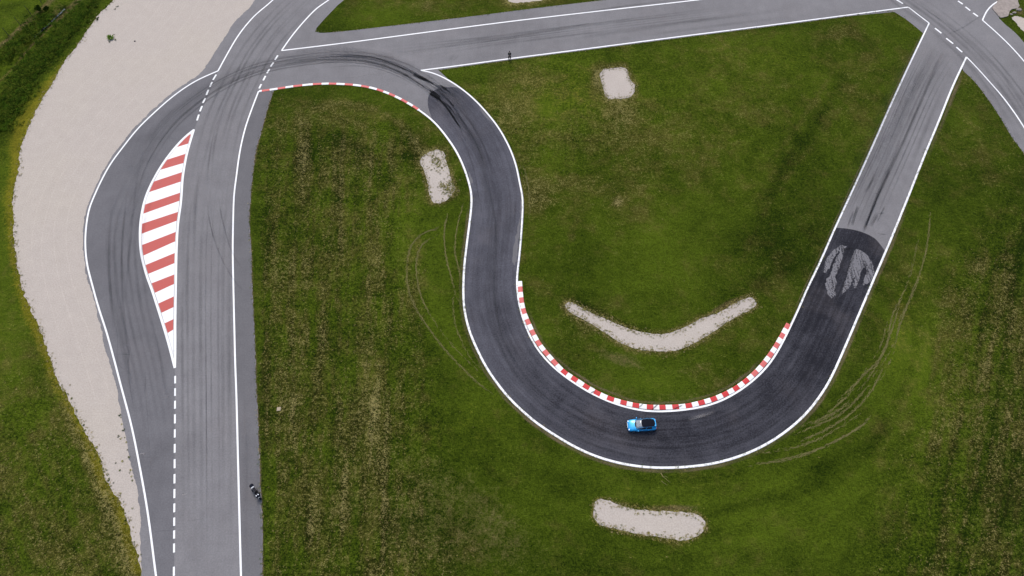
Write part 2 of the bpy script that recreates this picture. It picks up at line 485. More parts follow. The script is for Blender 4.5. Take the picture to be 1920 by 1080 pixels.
# right meadow stripes
q = U + 0.2 * (V - 540)
mR = sstep(U + 0.27 * (V - 540), 1690, 1890) * sstep(V, 330, 520)
stR = fbm(q / 13.0, V / 150.0, 3, 12.0)
stG = fbm(q / 6.5, V / 45.0, 3, 15.0)
dry += mR * (0.8 * (stR - 0.5) + 0.75 * (stG - 0.5) + 0.20)
coarse += 0.5 * mR; tone += mR * (-0.12 + 0.5 * (0.5 - stR) + 0.5 * (0.5 - stG))
for u, a in ((1905, 0.6), (1930, 0.35), (1850, 0.45), (1875, 0.5), (1968, 0.4)):
    dd = np.exp(-((q - u - 6 * np.sin(V / 120 + u)) / 8.0) ** 2) * mR
    if u in (1905, 1850, 1968): tone -= 0.7 * a * dd; dry -= 0.25 * a * dd
    else: dry += 0.3 * a * dd
soil += mR * 0.2
dry += 0.35 * blob(1838, 495, 20, 22) + 0.3 * blob(1790, 790, 16, 20) + 0.3 * blob(1700, 1070, 30, 16)
tone += 0.35 * blob(1730, 600, 45, 110) + 0.2 * blob(1760, 760, 60, 60)
# central triangle
mC = sstep(V, 60, 120)
dry += 0.24 * blob(1010, 150, 60, 22) + 0.22 * blob(950, 200, 40, 30) + 0.3 * blob(1160, 205, 45, 18) + 0.2 * blob(1120, 140, 14, 30)
dry += 0.7 * blob(1158, 379, 11, 10) + 0.5 * blob(1073, 443, 9, 9) + 0.4 * blob(1010, 375, 30, 34) + 0.3 * blob(1060, 340, 70, 18) + 0.25 * blob(1580, 60, 50, 14, -10) + 0.35 * blob(1472, 157, 12, 10) + 0.25 * blob(1620, 105, 20, 12)
dry += 0.10 * blob(1240, 230, 190, 80) + 0.12 * blob(1010, 220, 130, 110)
coarse += 0.4 * blob(1030, 220, 190, 130) + 0.2 * blob(1350, 200, 250, 120)
tone += 0.3 * blob(1100, 180, 240, 90) + 0.15 * blob(1250, 400, 200, 120)
yel += 0.28 * blob(1080, 170, 180, 70) + 0.2 * blob(1450, 110, 180, 40) + 0.2 * blob(900, 800, 120, 60) + 0.25 * blob(1700, 620, 60, 160) + 0.2 * blob(1250, 940, 200, 90)
soil += 0.75 * blob(1158, 379, 11, 10) + 0.35 * blob(1160, 203, 40, 14) + 0.25 * blob(1090, 490, 60, 14)
dry += 0.22 * blob(985, 330, 40, 90) + 0.2 * blob(1080, 260, 60, 40) + 0.2 * blob(1180, 230, 60, 40)
tone += 0.5 * blob(1010, 195, 70, 42) + 0.4 * blob(1035, 290, 26, 16) + 0.4 * blob(1240, 500, 130, 60) + 0.45 * blob(1250, 420, 110, 50) + 0.25 * blob(1300, 90, 260, 16, -7)
dry -= 0.22 * blob(1260, 480, 160, 80)
tone -= 0.42 * stroke([(1585,145),(1533,227),(1480,300),(1445,360)], 13)
dry += 0.16 * stroke([(1610,150),(1560,225),(1500,300),(1440,390),(1395,470)], 5) + 0.18 * stroke([(1560,140),(1500,230),(1440,310)], 6)
tone -= 0.35 * blob(1500, 320, 60, 60) + 0.4 * blob(1450, 450, 90, 70)
tone += 0.35 * blob(1650, 165, 26, 12) + 0.3 * blob(1620, 245, 16, 12)
tone -= 0.4 * blob(1420, 530, 70, 20, -20)
# inner hairpin island below the V of gravel
soil += 0.62 * blob(1160, 672, 60, 16, 18) + 0.4 * blob(1310, 690, 55, 18, -20)
soil += 0.38 * stroke([(1060,690),(1130,722),(1220,745),(1320,735),(1390,700)], 12)
tone += 0.35 * blob(1020, 620, 26, 60) + 0.3 * blob(1200, 720, 80, 20)
# soil along track edges
ED = np.minimum(dist_path(OUT[8:45]), 200)
soil += 0.55 * np.exp(-(np.maximum(ED - 3, 0) / 4.0) ** 2)
EI = dist_path(INR[8:30])
soil += 0.25 * np.exp(-(np.maximum(EI - 9, 0) / 4.0) ** 2)
# small right triangle
tone += 0.2 * blob(1820, 220, 40, 60)
soil += 0.3 * stroke([(1805,140),(1770,225),(1725,340)], 4)
# gravel trap fringe + bottom-left meadow
GRAV_L = [(262,1062),(258,1040),(247,1007),(240,977),(227,943),(203,907),(190,870),(177,840),(158,807),(143,777),(127,747),(112,720),(102,697),(89,657),(76,623),(60,587),(47,557),(37,517),(29,470),(25,420),(24,370),(30,340),(35,313),(39,277),(50,247),(66,210),(82,180),(100,153),(123,113),(147,83),(160,63),(182,30),(197,16),(213,0),(275,-60)]
dG = dist_path(GRAV_L)
left = U < 300
yel += np.where(left, 1.05 * np.exp(-(dG / 17.0) ** 2) * sstep(V, 60, 170) * (0.45 + 0.9 * n1), 0)
yel += np.where(left, 0.55 * blob(40, 240, 26, 60, 25) + 0.6 * np.exp(-(dG / 26.0) ** 2) * sstep(V, 820, 900), 0)
tone += np.where(left, 0.35 * np.exp(-(dG / 20.0) ** 2), 0)
mBL = (1 - sstep(U, 230, 280)) * sstep(V, 640, 800)
r = U - 0.33 * (V - 540)
sb = fbm(r / 11.0, V / 140.0, 3, 21.0)
sb2 = fbm(r / 6.0, V / 45.0, 3, 25.0)
dry += mBL * (0.5 * (sb - 0.5) + 0.7 * (sb2 - 0.5) + 0.20)
coarse += 0.4 * mBL; tone += mBL * (0.4 * (0.5 - sb) + 0.4 * (0.5 - sb2))
soil += np.where(left, 0.5 * np.exp(-((dG - 8) / 8.0) ** 2) * sstep(V, 500, 640), 0) * sstep(n2, 0.35, 0.6)
dry += 0.3 * blob(75, 830, 22, 26) + np.where(left, 0.4 * np.exp(-((dG - 20) / 12.0) ** 2) * sstep(V, 700, 800), 0)
tone += 0.5 * blob(15, 620, 40, 120)
# ditch area, top left
DITCH = [(-40,160),(0,128),(40,88),(65,62),(85,44),(105,25),(135,-3),(170,-40)]
BANK = [(-30,112),(0,88),(20,70),(45,47),(70,25),(95,1),(130,-30)]
RIM = [(-10,160),(15,134),(37,106),(56,82),(75,64),(94,41),(112,25),(137,2),(165,-30)]
UL = sstep(240 - U - 0.4 * V, 0, 60)
dry = np.where(UL > 0.5, dry - 0.25 * UL, dry)
tone += UL * (0.25 + 0.9 * (fbm(X * 0.5, Y * 0.5, 3, 31.0) - 0.5))
tone -= 1.1 * stroke([(70,120),(110,90),(140,55),(175,15)], 20) * (0.4 + n2) + 0.7 * stroke([(0,260),(30,190),(60,150)], 22)
soil += 0.95 * stroke(BANK, 5.5) + 0.75 * stroke(RIM[2:], 5) + 0.6 * stroke([(100,30),(125,15),(145,0)], 12)
dry += 0.55 * stroke(BANK, 3.0) * sstep(n2, 0.4, 0.55) + 0.6 * stroke(RIM, 3.0)
tone += 0.5 * stroke([(0,118),(30,88),(55,62),(70,45)], 11) + 0.45 * blob(90, 62, 22, 14, -40)
tone -= 0.9 * stroke([(62,60),(80,46),(104,25),(120,10)], 6)
soil += 0.4 * stroke([(60,52),(80,30),(110,5)], 7)
# straw rings round the gravel islands
P1 = [(1125,137),(1131,130),(1150,127.5),(1172,127.5),(1178,136),(1181,148),(1190,160),(1189,172),(1183,181),(1160,185),(1139,183.5),(1133,173),(1128,155)]
P2 = [(787,303),(795,291),(806,285),(819,280),(833,287),(836,303),(842,320),(845,333),(850,343),(853,357),(846,367),(834,377),(812,381),(808,370),(803,353),(799,333),(795,317)]
P3 = [(1059,572),(1066,566),(1083,573),(1100,582),(1121,592),(1140,600),(1173,614),(1207,623),(1240,627),(1262,622),(1285,613),(1313,598),(1347,586),(1376,570),(1394,561),(1410,558),(1418,568),(1410,579),(1390,589),(1357,608),(1335,624),(1313,637),(1290,649),(1272,656),(1250,659),(1223,658),(1190,653),(1163,642),(1133,623),(1110,608),(1092,598),(1070,586)]
P4 = [(1113,955),(1116,941),(1122,936),(1140,938),(1160,946),(1180,952),(1220,957),(1250,959),(1280,960),(1303,963),(1317,970),(1323,982),(1319,995),(1305,1007),(1280,1013),(1257,1010),(1207,1003),(1180,998),(1150,990),(1123,982),(1114,970)]
P5 = [(946,-14),(953,2),(962,5),(985,4),(1005,2),(1022,-1),(1032,-10)]
for P_ in (P1, P2, P3, P4, P5):
    d = dist_path(P_ + P_[:1])
    dry += 0.62 * np.exp(-(d / 8.5) ** 2); soil += 0.5 * np.exp(-(d / 6.0) ** 2)
dry += 0.5 * blob(1116, 150, 9, 30) + 0.3 * blob(1160, 120, 30, 6)
soil += 1.1 * blob(1360, 572, 30, 7, -28) + 0.9 * blob(1270, 952, 45, 6) + 0.8 * blob(1062, 575, 9, 9) + 0.7 * blob(847, 350, 9, 18)
tone -= 0.5 * stroke([(1085,566),(1120,585),(1160,604),(1215,618)], 6)
# top wedge
dry += 0.4 * blob(800, 12, 22, 14) + 0.35 * blob(945, 3, 14, 8)
tone += 0.3 * blob(700, 30, 80, 20)
soil += 0.3 * blob(800, 12, 22, 14)
# concrete corner
soil += 0.9 * blob(1912, 20, 10, 12)
# distant rest of the field
far = sstep(np.hypot(X, Y - 65), 130, 220)
dry = dry * (1 - far) + (0.3 + 0.5 * (n3 - 0.5)) * far
tone *= (1 - 0.6 * far)

# terrain: shallow drainage ditch with banks
dpx = dist_path(DITCH) / 9.0
Z -= 0.75 * np.exp(-(dpx / 1.5) ** 2)
Z += 0.10 * np.exp(-((dpx - 3.2) / 1.2) ** 2) * (U < 160)

ny, nx = X.shape
verts = np.stack([X, Y, Z], -1).reshape(-1, 3)
idx = np.arange(nx * ny).reshape(ny, nx)
quads = np.stack([idx[:-1, :-1], idx[:-1, 1:], idx[1:, 1:], idx[1:, :-1]], -1).reshape(-1, 4)
me = bpy.data.meshes.new("ground")
me.vertices.add(len(verts)); me.vertices.foreach_set('co', verts.ravel())
me.loops.add(quads.size); me.loops.foreach_set('vertex_index', quads.ravel().astype(np.int32))
me.polygons.add(len(quads)); me.polygons.foreach_set('loop_start', np.arange(0, quads.size, 4, dtype=np.int32))
me.update(calc_edges=True)
me.polygons.foreach_set('use_smooth', np.ones(len(quads), bool))
# mowing passes that follow the outside of the hairpin, and the darker far-right sward
HO = OUT[10:40]
dh = np.full(U.shape, 400.0)
ph = catmull(HO, 14)
msk = (U > 620) & (U < 2000) & (V > 300) & (V < 1180)
uu, vv = U[msk], V[msk]; bb = np.full(uu.shape, 400.0)
for a_ in ph: bb = np.minimum(bb, np.hypot(uu - a_[0], vv - a_[1]))
dh[msk] = bb
ins = sstep(dh, 0, 10) * (1 - sstep(dh, 150, 300))
ang_ = np.arctan2(V - 560, U - 1250)
band = fbm(dh / 22.0, ang_ * 2.2 + 7, 3, 3.0) - 0.5
outside = ((U - 1230) ** 2 + ((V - 560)) ** 2 > 290 ** 2) | (U > 1600)
tone += 1.0 * band * ins * outside * (1 - 0.6 * mL)
dry += 0.25 * (fbm(dh / 16.0, ang_ * 2.6 + 3, 3, 8.0) - 0.5) * ins * outside
tone -= 0.3 * blob(1930, 950, 130, 260) + 0.22 * blob(1930, 420, 90, 200)
soil += 0.16 * blob(1900, 900, 120, 260) + 0.10 * blob(1880, 500, 70, 160)
for nm_, arr in (('coarse', coarse), ('dry', dry), ('tone', tone), ('soil', soil), ('yellow', yel)):
    at = me.attributes.new(nm_, 'FLOAT', 'POINT'); at.data.foreach_set('value', arr.ravel().astype(np.float32))
me.materials.append(M['grass'])
ground = link(bpy.data.objects.new("ground", me))
tag(ground, kind='structure')

# ------------------------------------------------------------------ gravel
ZG, ZA, ZN, ZP, ZR, ZW = 0.004, 0.012, 0.018, 0.024, 0.036, 0.0315
gl = rough(resample(GA(catmull(GRAV_L)), 0.12), 0.30, 1.3, 3.0)
gr = resample(GA(catmull([(u + 14, v) for u, v in ROADEDGE_L])), 1.0)
trap = sheet("gravel_trap", [list(gl) + list(gr[::-1])], ZG, M['gravel'])
tag(trap, kind='structure')
def gpatch(P_, amp, seed):
    g = resample(GA(catmull(P_, closed=True)), 0.12, closed=True)
    L = np.arange(len(g)) * 0.12
    n = (fbm(L * 1.6 + seed, L * 0 + seed, 4) - 0.5) * 2 * amp
    n *= np.clip(np.minimum(L, L[-1] - L) / 0.8, 0, 1)
    t = np.roll(g, -1, 0) - np.roll(g, 1, 0); t /= np.linalg.norm(t, axis=1, keepdims=True)
    g = g + np.stack([-t[:, 1], t[:, 0]], 1) * n[:, None]
    return tag(sheet("gravel_patch", [list(g)], ZG, M['gravel']), kind='structure')
for i, (P_, a) in enumerate(((P1, .2), (P2, .25), (P3, .15), (P4, .15), (P5, .2))):
    gpatch(P_, a, 3.3 * i + 1)
# drag lines left by the rake in the gravel trap
gm = curve([(430,-40),(390,40),(330,110),(250,190),(190,260),(140,330),(110,410),(110,490),(130,570),(165,680),(200,790),(235,900)], 1.0, 10)
GLa = np.array(sorted(GRAV_L, key=lambda q: q[1])); RLa = np.array(sorted(ROADEDGE_L, key=lambda q: q[1]))
for i in range(14):
    off = 12.0 - i * 2.0 + random.uniform(-0.6, 0.6)
    g = offset(gm, off)
    uu, vv = UV(g[:, 0], g[:, 1])
    ok = (uu > np.interp(vv, GLa[:, 1], GLa[:, 0]) + 9) & (uu < np.interp(vv, RLa[:, 1], RLa[:, 0]) - 5)
    idx_ = np.where(ok)[0]
    if len(idx_) < 24: continue
    a, b = idx_[0] + random.randint(0, 6), idx_[-1] - random.randint(0, max(1, len(idx_) // 4))
    if b - a < 16 or not ok[a:b].all(): continue
    strip("rake_line", rough(g[a:b], 0.3, 0.08, i * 2.0), 0.16, ZG + 0.003, M['rake'], trap, None, wob=0.6)

# ------------------------------------------------------------------ asphalt
outline = []
eL = rough(resample(GA(catmull(ROADEDGE_L)), 0.15), 0.22, 1.4, 1.0)
outline += list(eL)
outline += list(GA([(720,-80),(645,0),(633,10),(610,34),(594,52)]))
outline += list(GA(catmull([(591,59),(600,61.5),(640,59),(720,50),(873,32),(1007,15),(1133,0),(1350,-26)])))
outline += list(GA([(1500,-90),(1800,-90),(1870,-10),(1873,34)]))
outline += list(GA(catmull([(1873,34),(1885,46),(1902,60),(1920,80),(1990,170),(2060,290)])))
outline += list(GA(catmull([(2010,440),(1960,352),(1920,288),(1897,257),(1877,223),(1853,187),(1827,153),(1806,133)])))
k0 = int(np.argmin(np.hypot(*(gOUT - np.array(G(1802, 128))).T)))
k1 = int(np.argmin(np.hypot(*(gOUT - np.array(G(516, 168))).T)))
outline += list(offset(gOUT, 0.22)[k0:k1])
outline += list(rough(resample(GA(catmull(ROADEDGE_R)), 0.15), 0.16, 1.4, 8.0))
hole = []
hole += list(GA([(822,131.5),(853,127),(960,112),(1073,97.5),(1280,70.5),(1387,57),(1493,43.5),(1600,29.5),(1677,22.5),(1697,35),(1714,48),(1728,60)]))
a0 = int(np.argmin(np.hypot(*(gINR - np.array(G(1733, 64))).T)))
a1 = int(np.argmin(np.hypot(*(gINR - np.array(G(838, 148))).T)))
sgn = 1.0
tst = offset(gINR, 1.0)[len(gINR) // 2]
if np.hypot(*(tst - np.array(G(1230, 600)))) > np.hypot(*(gINR[len(gINR) // 2] - np.array(G(1230, 600)))): sgn = -1.0
hole += list(offset(gINR, sgn * 0.22)[a0:a1])
road = sheet("race_track", [outline, hole], ZA, M['asphalt'])
tag(road, kind='structure')

# darker shoulder right of the left straight
sh = list(GA(catmull(ROADEDGE_R))); w2 = list(GA(catmull(W2)))
sheet("shoulder", [w2 + [np.array(p) for p in offset(np.array(sh), -0.05 if True else 0)][::-1]], ZA + 0.003, M['asphalt_shoulder'], road)

M['asphalt_lane'] = mat_asphalt("left lane asphalt", (0.082, 0.079, 0.083), (0.152, 0.148, 0.154))
lane_l = list(GA(catmull(W1B))); lane_r = list(GA(catmull([(328,690)] + [(315,640),(302,597),(287,550),(273,510),(265,477),(262.5,447),(263.5,417),(270,380),(278,357),(293,327),(310,300),(333,271),(350,254),(364,243)])))
sheet("left_lane", [lane_l + list(GA([(326.5,1110)])) + lane_r], ZA + 0.0035, M['asphalt_lane'], road)
# fresh dark asphalt as a ribbon between the two edge lines
anch = [((806,220),(872,171)), ((857,287),(950,266)), ((884,360),(979,360)), ((880,421),(979,413)), ((869,530),(969,518)), ((897,660),(978,590)), ((933,719),(1003,648)), ((1003,791),(1047,697)),
        ((1103,850),(1140,752)), ((1227,877),(1227,772)), ((1370,861),(1313,764)), ((1480,804),(1413,713)), ((1573,676),(1483,610)), ((1643,512),(1545,475)), ((1660,473),(1567,426))]
def nearest(g, p): return int(np.argmin(np.hypot(*(g - np.array(G(*p))).T)))
io = [nearest(gOUT, a) for a, b in anch]; ii = [nearest(gINR, b) for a, b in anch]
rows = []; tones = []
tone_a = [0.10, 0.16, 0.16, 0.15, 0.12, 0.06, 0.0, -0.08, -0.12, -0.14, -0.20, -0.30, -0.38, -0.40, -0.38]
for k in range(len(anch) - 1):
    n = max(4, abs(io[k + 1] - io[k]))
    for j in range(n + (k == len(anch) - 2)):
        f = j / n
        fo = io[k] + (io[k + 1] - io[k]) * f; fi = ii[k] + (ii[k + 1] - ii[k]) * f
        lo = gOUT[int(fo)] * (1 - fo % 1) + gOUT[min(int(fo) + 1, len(gOUT) - 1)] * (fo % 1)
        li = gINR[int(fi)] * (1 - fi % 1) + gINR[min(int(fi) + 1, len(gINR) - 1)] * (fi % 1)
        rows.append((lo, li)); tones.append(tone_a[k] * (1 - f) + tone_a[k + 1] * f)
NC = 16
arc_e = resample(GA(catmull([(1660,472),(1650,458),(1640,447),(1617,435.5),(1593,429.5),(1567,427)])), 0.1)
arc_s = resample(GA(catmull([(812,227),(806,212),(802,195),(803.5,180),(813,170),(828,164),(845,163),(860,165),(872,171)])), 0.1)
def at(g, f): i = f * (len(g) - 1); a = int(i); b = min(a + 1, len(g) - 1); return g[a] * (1 - i + a) + g[b] * (i - a)
vs = []; uvs = []; tn = []; R_ = len(rows); Lc = 0.0; prev = None
for i, (lo, li) in enumerate(rows):
    mid = (lo + li) / 2
    if prev is not None: Lc += np.linalg.norm(mid - prev)
    prev = mid
    we = np.clip((i - (R_ - 1 - 30)) / 30, 0, 1) ** 1.5; ws = np.clip((32 - i) / 32, 0, 1) ** 1.5
    for j in range(NC + 1):
        f = j / NC
        q = lo * (1 - f) + li * f
        if we > 0: q = q + we * (at(arc_e, f) - (rows[-1][0] * (1 - f) + rows[-1][1] * f))
        if ws > 0: q = q + ws * (at(arc_s, f) - (rows[0][0] * (1 - f) + rows[0][1] * f))
        vs.append((q[0], q[1], ZN)); uvs.append((Lc * 0.12, f))
        lane = 0.09 * math.cos(f * PI * 2 - 0.4) if i < R_ * 0.75 else 0.04 * math.cos(f * PI * 2)
        tn.append(tones[i] + lane)
fs = []
for i in range(R_ - 1):
    for j in range(NC):
        a = i * (NC + 1) + j; fs.append((a, a + 1, a + NC + 2, a + NC + 1))
a, b, c = [np.array(vs[k]) for k in fs[len(fs) // 2][:3]]
if np.cross(b - a, c - a)[2] < 0: fs = [f[::-1] for f in fs]
fresh = mesh_obj("fresh_asphalt", vs, fs, M['asphalt_new'], road)
atn = fresh.data.attributes.new('tone', 'FLOAT', 'POINT'); atn.data.foreach_set('value', tn)
ul = fresh.data.uv_layers.new(name='UVMap'); ix = np.empty(len(fresh.data.loops), int); fresh.data.loops.foreach_get('vertex_index', ix)
ul.data.foreach_set('uv', np.array(uvs)[ix].ravel())

def rpoly(px, amp=0.15, seed=1.0, d=0.12, sc=2.0):
    g = resample(GA(catmull(px, closed=True)), d, closed=True)
    L = np.arange(len(g)) * d
    n = (fbm(L * sc + seed, L * 0 + seed, 3) - 0.5) * 2 * amp * np.clip(np.minimum(L, L[-1] - L) / 0.6, 0, 1)
    t = np.roll(g, -1, 0) - np.roll(g, 1, 0); t /= np.maximum(np.linalg.norm(t, axis=1, keepdims=True), 1e-6)
    return list(g + np.stack([-t[:, 1], t[:, 0]], 1) * n[:, None])
def mat_worn():
    m, nt = new_mat("old surface worn through"); k = N(nt); P = k.pos()
    st = k.noise(k.mapv(P, math.radians(22), (2.2, 0.22, 1)), 1.0, 4, 0.7, 0.3)
    nf = k.noise(P, 4.0, 3, 0.75)
    a = k.step(k.ma(nf, 0.45, k.math('MULTIPLY', st, 0.75)), 0.46, 0.62)
    ed = k.attr('alpha')
    col = k.mix(nf, (0.095, 0.092, 0.097), (0.175, 0.170, 0.178))
    k.out(col, 0.9, alpha=a, spec=0.08)
    return m
M['worn'] = mat_worn()
# old surface showing through the fresh asphalt on the right straight
OLDS = [
 [(1551,483),(1560,472),(1568,466),(1573,462),(1572,470),(1565,480),(1560,490),(1556,500),(1549,510),(1546,513),(1546,498)],
 [(1574,461),(1580,459),(1587,462),(1581,474),(1577,490),(1572,505),(1567,518),(1568,530),(1566,545),(1566,556),(1558,560),(1553,552),(1548,537),(1550,523),(1557,514),(1562,500),(1568,485),(1574,472)],
 [(1605,467),(1615,471),(1626,478),(1632,488),(1637,499),(1639,512),(1635,525),(1628,531),(1618,534),(1622,520),(1625,503),(1620,502),(1614,512),(1610,526),(1606,538),(1601,541),(1600,533),(1604,518),(1600,521),(1594,535),(1587,545),(1579,551),(1584,530),(1590,508),(1597,485)],
]
for i, pl in enumerate(OLDS):
    sheet("worn_patch", [rpoly(pl, 0.22, i * 3.1 + 2, 0.08, 3.0)], ZP + i * 0.0005, M['worn'], road)
sheet("worn_patch", [rpoly([(977,356),(976,385),(974,410),(970,430),(963,465),(960,484),(964,497),(968,490),(971,460),(975,430),(977.5,410),(978,380)], 0.2, 5.0)], ZP, M['asphalt_shoulder'], road)
sheet("worn_patch", [rpoly([(897,196),(905,206),(918,222),(926,233),(920,228),(906,214)], 0.05, 6.0)], ZP, M['asphalt_shoulder'], road)
sheet("worn_patch", [rpoly([(879,322),(884,333),(887,343),(882,344)], 0.06, 7.0)], ZP, M['asphalt_shoulder'], road)

# ------------------------------------------------------------------ painted lines
LW = 0.265
def line(px, w=LW, it=8, lin=False, name="edge_line"):
    g = straight(px, 1.0) if lin else curve(px, 0.5, it)
    return strip(name, g, w, ZW, M['white'], road)
line(W1A); line(W1B); line(W2); line(W3); line(W3L); line(TOPLOW); line(W4, lin=True); line(W5); line(W6, it=2); line(W7)
strip("edge_line", gINR, LW, ZW, M['white'], road)
kk = int(np.argmin(np.hypot(*(gOUT - np.array(G(786, 206.5))).T)))
strip("edge_line", gOUT[:kk + 1], LW + 0.05, ZW, M['white'], road)
def dash(a, b, w=0.34):
    g = GA([a, b]); d = (g[1] - g[0]) / np.linalg.norm(g[1] - g[0])
    strip("dash_line", np.array([g[0], (g[0] + g[1]) / 2, g[1]]), w, ZW, M['white'], road)
for y0, y1 in ((705,719),(728,742.5),(751.5,766.5),(777,794),(805,820.5),(832.5,849),(861,878),(889,906.5),(917,934),(944,960.5),(970.5,986),(994.5,1010),(1019,1036),(1062.5,1080)):
    y0 += 0; x = lambda v: 328.5 - (v - 728) * 2.3 / 347
    dash((x(y0), y0), (x(y1), y1), 0.26)
for a, b in (((405.5,140),(399.5,150)),((398,154),(393.5,163)),((391,168.5),(387,178)),((385,184),(380.5,193.5)),((379,199),(375,209)),((373,215),(369.5,226))):
    dash(a, b, 0.32)
for a, b in (((521,104),(515.5,112.5)),((513,117),(507.5,125)),((505.5,129.5),(500.5,137.5)),((498,142.5),(493.5,151)),((490,158),(486,166))):
    dash(a, b, 0.32)
for a, b in (((1796,2),(1805,8)),((1810,13),(1819,20)),((1824.5,24.5),(1833.5,31)),((1784,-7),(1791,-2)),((1753,53),(1765,62.5)),((1774,72),(1787,82)),((1793,88.5),(1804,98)),((1680,-1),(1693,7))):
    dash(a, b, 0.34)

# ------------------------------------------------------------------ striped painted island
isl_r = [(364,243),(357,266),(350,292),(343,333),(339.5,380),(334,420),(331.3,467),(330,527),(328.8,600),(328.7,660),(328,690)]
isl_l = [(328,690),(315,640),(302,597),(287,550),(273,510),(265,477),(262.5,447),(263.5,417),(270,380),(278,357),(293,327),(310,300),(333,271),(350,254),(364,243)]
gr_, gl_ = curve(isl_r, 0.4, 4), curve(isl_l, 0.4, 4)
isl = sheet("striped_island", [list(gr_) + list(gl_)[1:-1]], ZP, M['kwhite'])
tag(isl, "long leaf shaped island painted in red and white stripes between the two lanes", "painted island")
strip("border_line", gr_, 0.34, ZW + 0.004, M['white'], isl); strip("border_line", gl_, 0.34, ZW + 0.005, M['white'], isl)
M['seam'] = mat_decal("dark paint seam", (0.12, 0.115, 0.12), 0.55, 2.0, 0.2, 0.4)
REDS = [((357,254),(359,253),(356,268.5),(335,275)), ((321.5,297),(351,287.5),(347,305),(303,318)), ((290,340),(344,322),(342.5,339.5),(281,360)),
 ((274,383),(339,361),(337,376.5),(268.5,401)), ((265.7,420),(335,397),(333,413.5),(264.5,439)), ((266.5,459.5),(332,434),(330.7,451.7),(270,479)),
 ((274,496.7),(330,473.5),(329.3,492.7),(278.7,513.5)), ((283.3,531.7),(328.7,514),(328.3,531.7),(289,550)), ((295.3,570),(328,555),(327.7,575),(300.7,587.7)),
 ((306.7,607.3),(327.7,597.3),(327.3,616.7),(312.7,625.7))]
inset = np.vstack([offset(gr_, -0.30)[3:-6], offset(gl_, -0.30)[6:-3]])
def clip(poly, p0, p1, keep):
    """keep the part of poly on the same side of line p0-p1 as point keep"""
    n = np.array([-(p1 - p0)[1], (p1 - p0)[0]]); sg = np.sign((keep - p0) @ n)
    out = []
    for a, b in zip(poly, np.roll(poly, -1, 0)):
        da, db = (a - p0) @ n * sg, (b - p0) @ n * sg
        if da >= 0: out.append(a)
        if da * db < 0: out.append(a + (b - a) * da / (da - db))
    return np.array(out)
for k_, q_ in enumerate(REDS):
    tl_, tr_, br_, bl_ = GA(q_); mid = (tl_ + tr_ + br_ + bl_) / 4
    pl_ = clip(inset, bl_, br_, mid)
    if k_: pl_ = clip(pl_, tl_, tr_, mid)
    sheet("red_stripe", [list(pl_)], ZP + 0.004, M['ired'], isl)
strip("paint_seam", offset(gr_, -0.24), 0.14, ZW, M['seam'], isl, THIN); strip("paint_seam", offset(gl_, -0.24), 0.14, ZW, M['seam'], isl, THIN)

# ------------------------------------------------------------------ kerbs
def kerb(name, red_px, first_white, last, width, height, label, lean=1, fresh_=False):
    """raised kerb following traced block boundaries; alternating painted blocks"""
    g = GA(catmull(red_px, 2.0)); g = relax(resample(g, 0.25), 8)
    L = np.concatenate([[0], np.cumsum(np.linalg.norm(np.diff(g, axis=0), axis=1))])
    cent = [L[nearest(g, p_)] for p_ in last]                 # red block centres along the path
    bounds = []
    for i, cpos in enumerate(cent):
        pl = (cent[i] - cent[i - 1]) if i else (cent[1] - cent[0])
        pr = (cent[i + 1] - cent[i]) if i + 1 < len(cent) else pl
        bounds.append((max(0, cpos - pl / 4), min(L[-1], cpos + pr / 4)))
    nr = normals(g)
    if lean < 0: nr = -nr
    segs = []; x = 0.0
    for a, b in bounds:
        if a > x + 0.02: segs.append((x, a, 0))
        segs.append((max(a, x), b, 2 if fresh_ and 8 <= bounds.index((a, b)) <= 23 else 1)); x = b
    if x < L[-1] - 0.05: segs.append((x, L[-1], 0))
    prof = [(-0.5, 0.006), (-0.46, 0.045), (-0.05, height * 0.8), (0.30, height), (0.47, height * 0.75), (0.5, 0.0)]
    verts = []; faces = []; mi = []
    for a, b, red in segs:
        n = max(2, int((b - a) / 0.25) + 1)
        base = len(verts)
        for s in np.linspace(a + (0.006), b - 0.006, n):
            p_ = np.array([np.interp(s, L, g[:, 0]), np.interp(s, L, g[:, 1])])
            q_ = np.array([np.interp(s, L, nr[:, 0]), np.interp(s, L, nr[:, 1])]); q_ /= np.linalg.norm(q_)
            for f, z in prof:
                w_ = p_ + q_ * f * width; verts.append((w_[0], w_[1], z))
        m_ = len(prof)
        for i in range(n - 1):
            for j in range(m_ - 1):
                k = base + i * m_ + j; faces.append((k, k + 1, k + m_ + 1, k + m_)); mi.append(red)
        faces.append(tuple(base + j for j in range(m_))); mi.append(red)
        faces.append(tuple(base + (n - 1) * m_ + j for j in range(m_))[::-1]); mi.append(red)
    o = mesh_obj(name, verts, faces, [M['kwhite'], M['kred'], M['kred2']])
    o.data.polygons.foreach_set('material_index', mi)
    bm = bmesh.new(); bm.from_mesh(o.data); bmesh.ops.recalc_face_normals(bm, faces=bm.faces); bm.to_mesh(o.data); bm.free()
    return tag(o, label, "kerb")
KRED = [(975.5,541.5),(977.5,562.3),(981.7,583.3),(990,604),(999,624),(1010,644),(1024,662),(1040,680),(1057.3,697.7),(1077.3,711),
 (1099,725),(1120,737.3),(1143.7,747.7),(1168.3,755),(1192.7,760.3),(1218.3,763.3),(1242.7,763.7),(1267.3,763),(1291.7,760.7),(1315,755),(1338.3,748.3),(1360,739),(1380.7,727.7),
 (1398,715),(1416,699.3),(1430.7,683.3),(1444,666),(1455.7,648.3),(1466.7,629.3),(1476,612)]
kpath = [(974.5,527.5)] + KRED + [(1478.5,607.5)]
kerb("kerb", kpath, None, KRED, 0.76, 0.10, "raised red and white kerb curving round the inside of the dark hairpin bend", lean=1, fresh_=True)
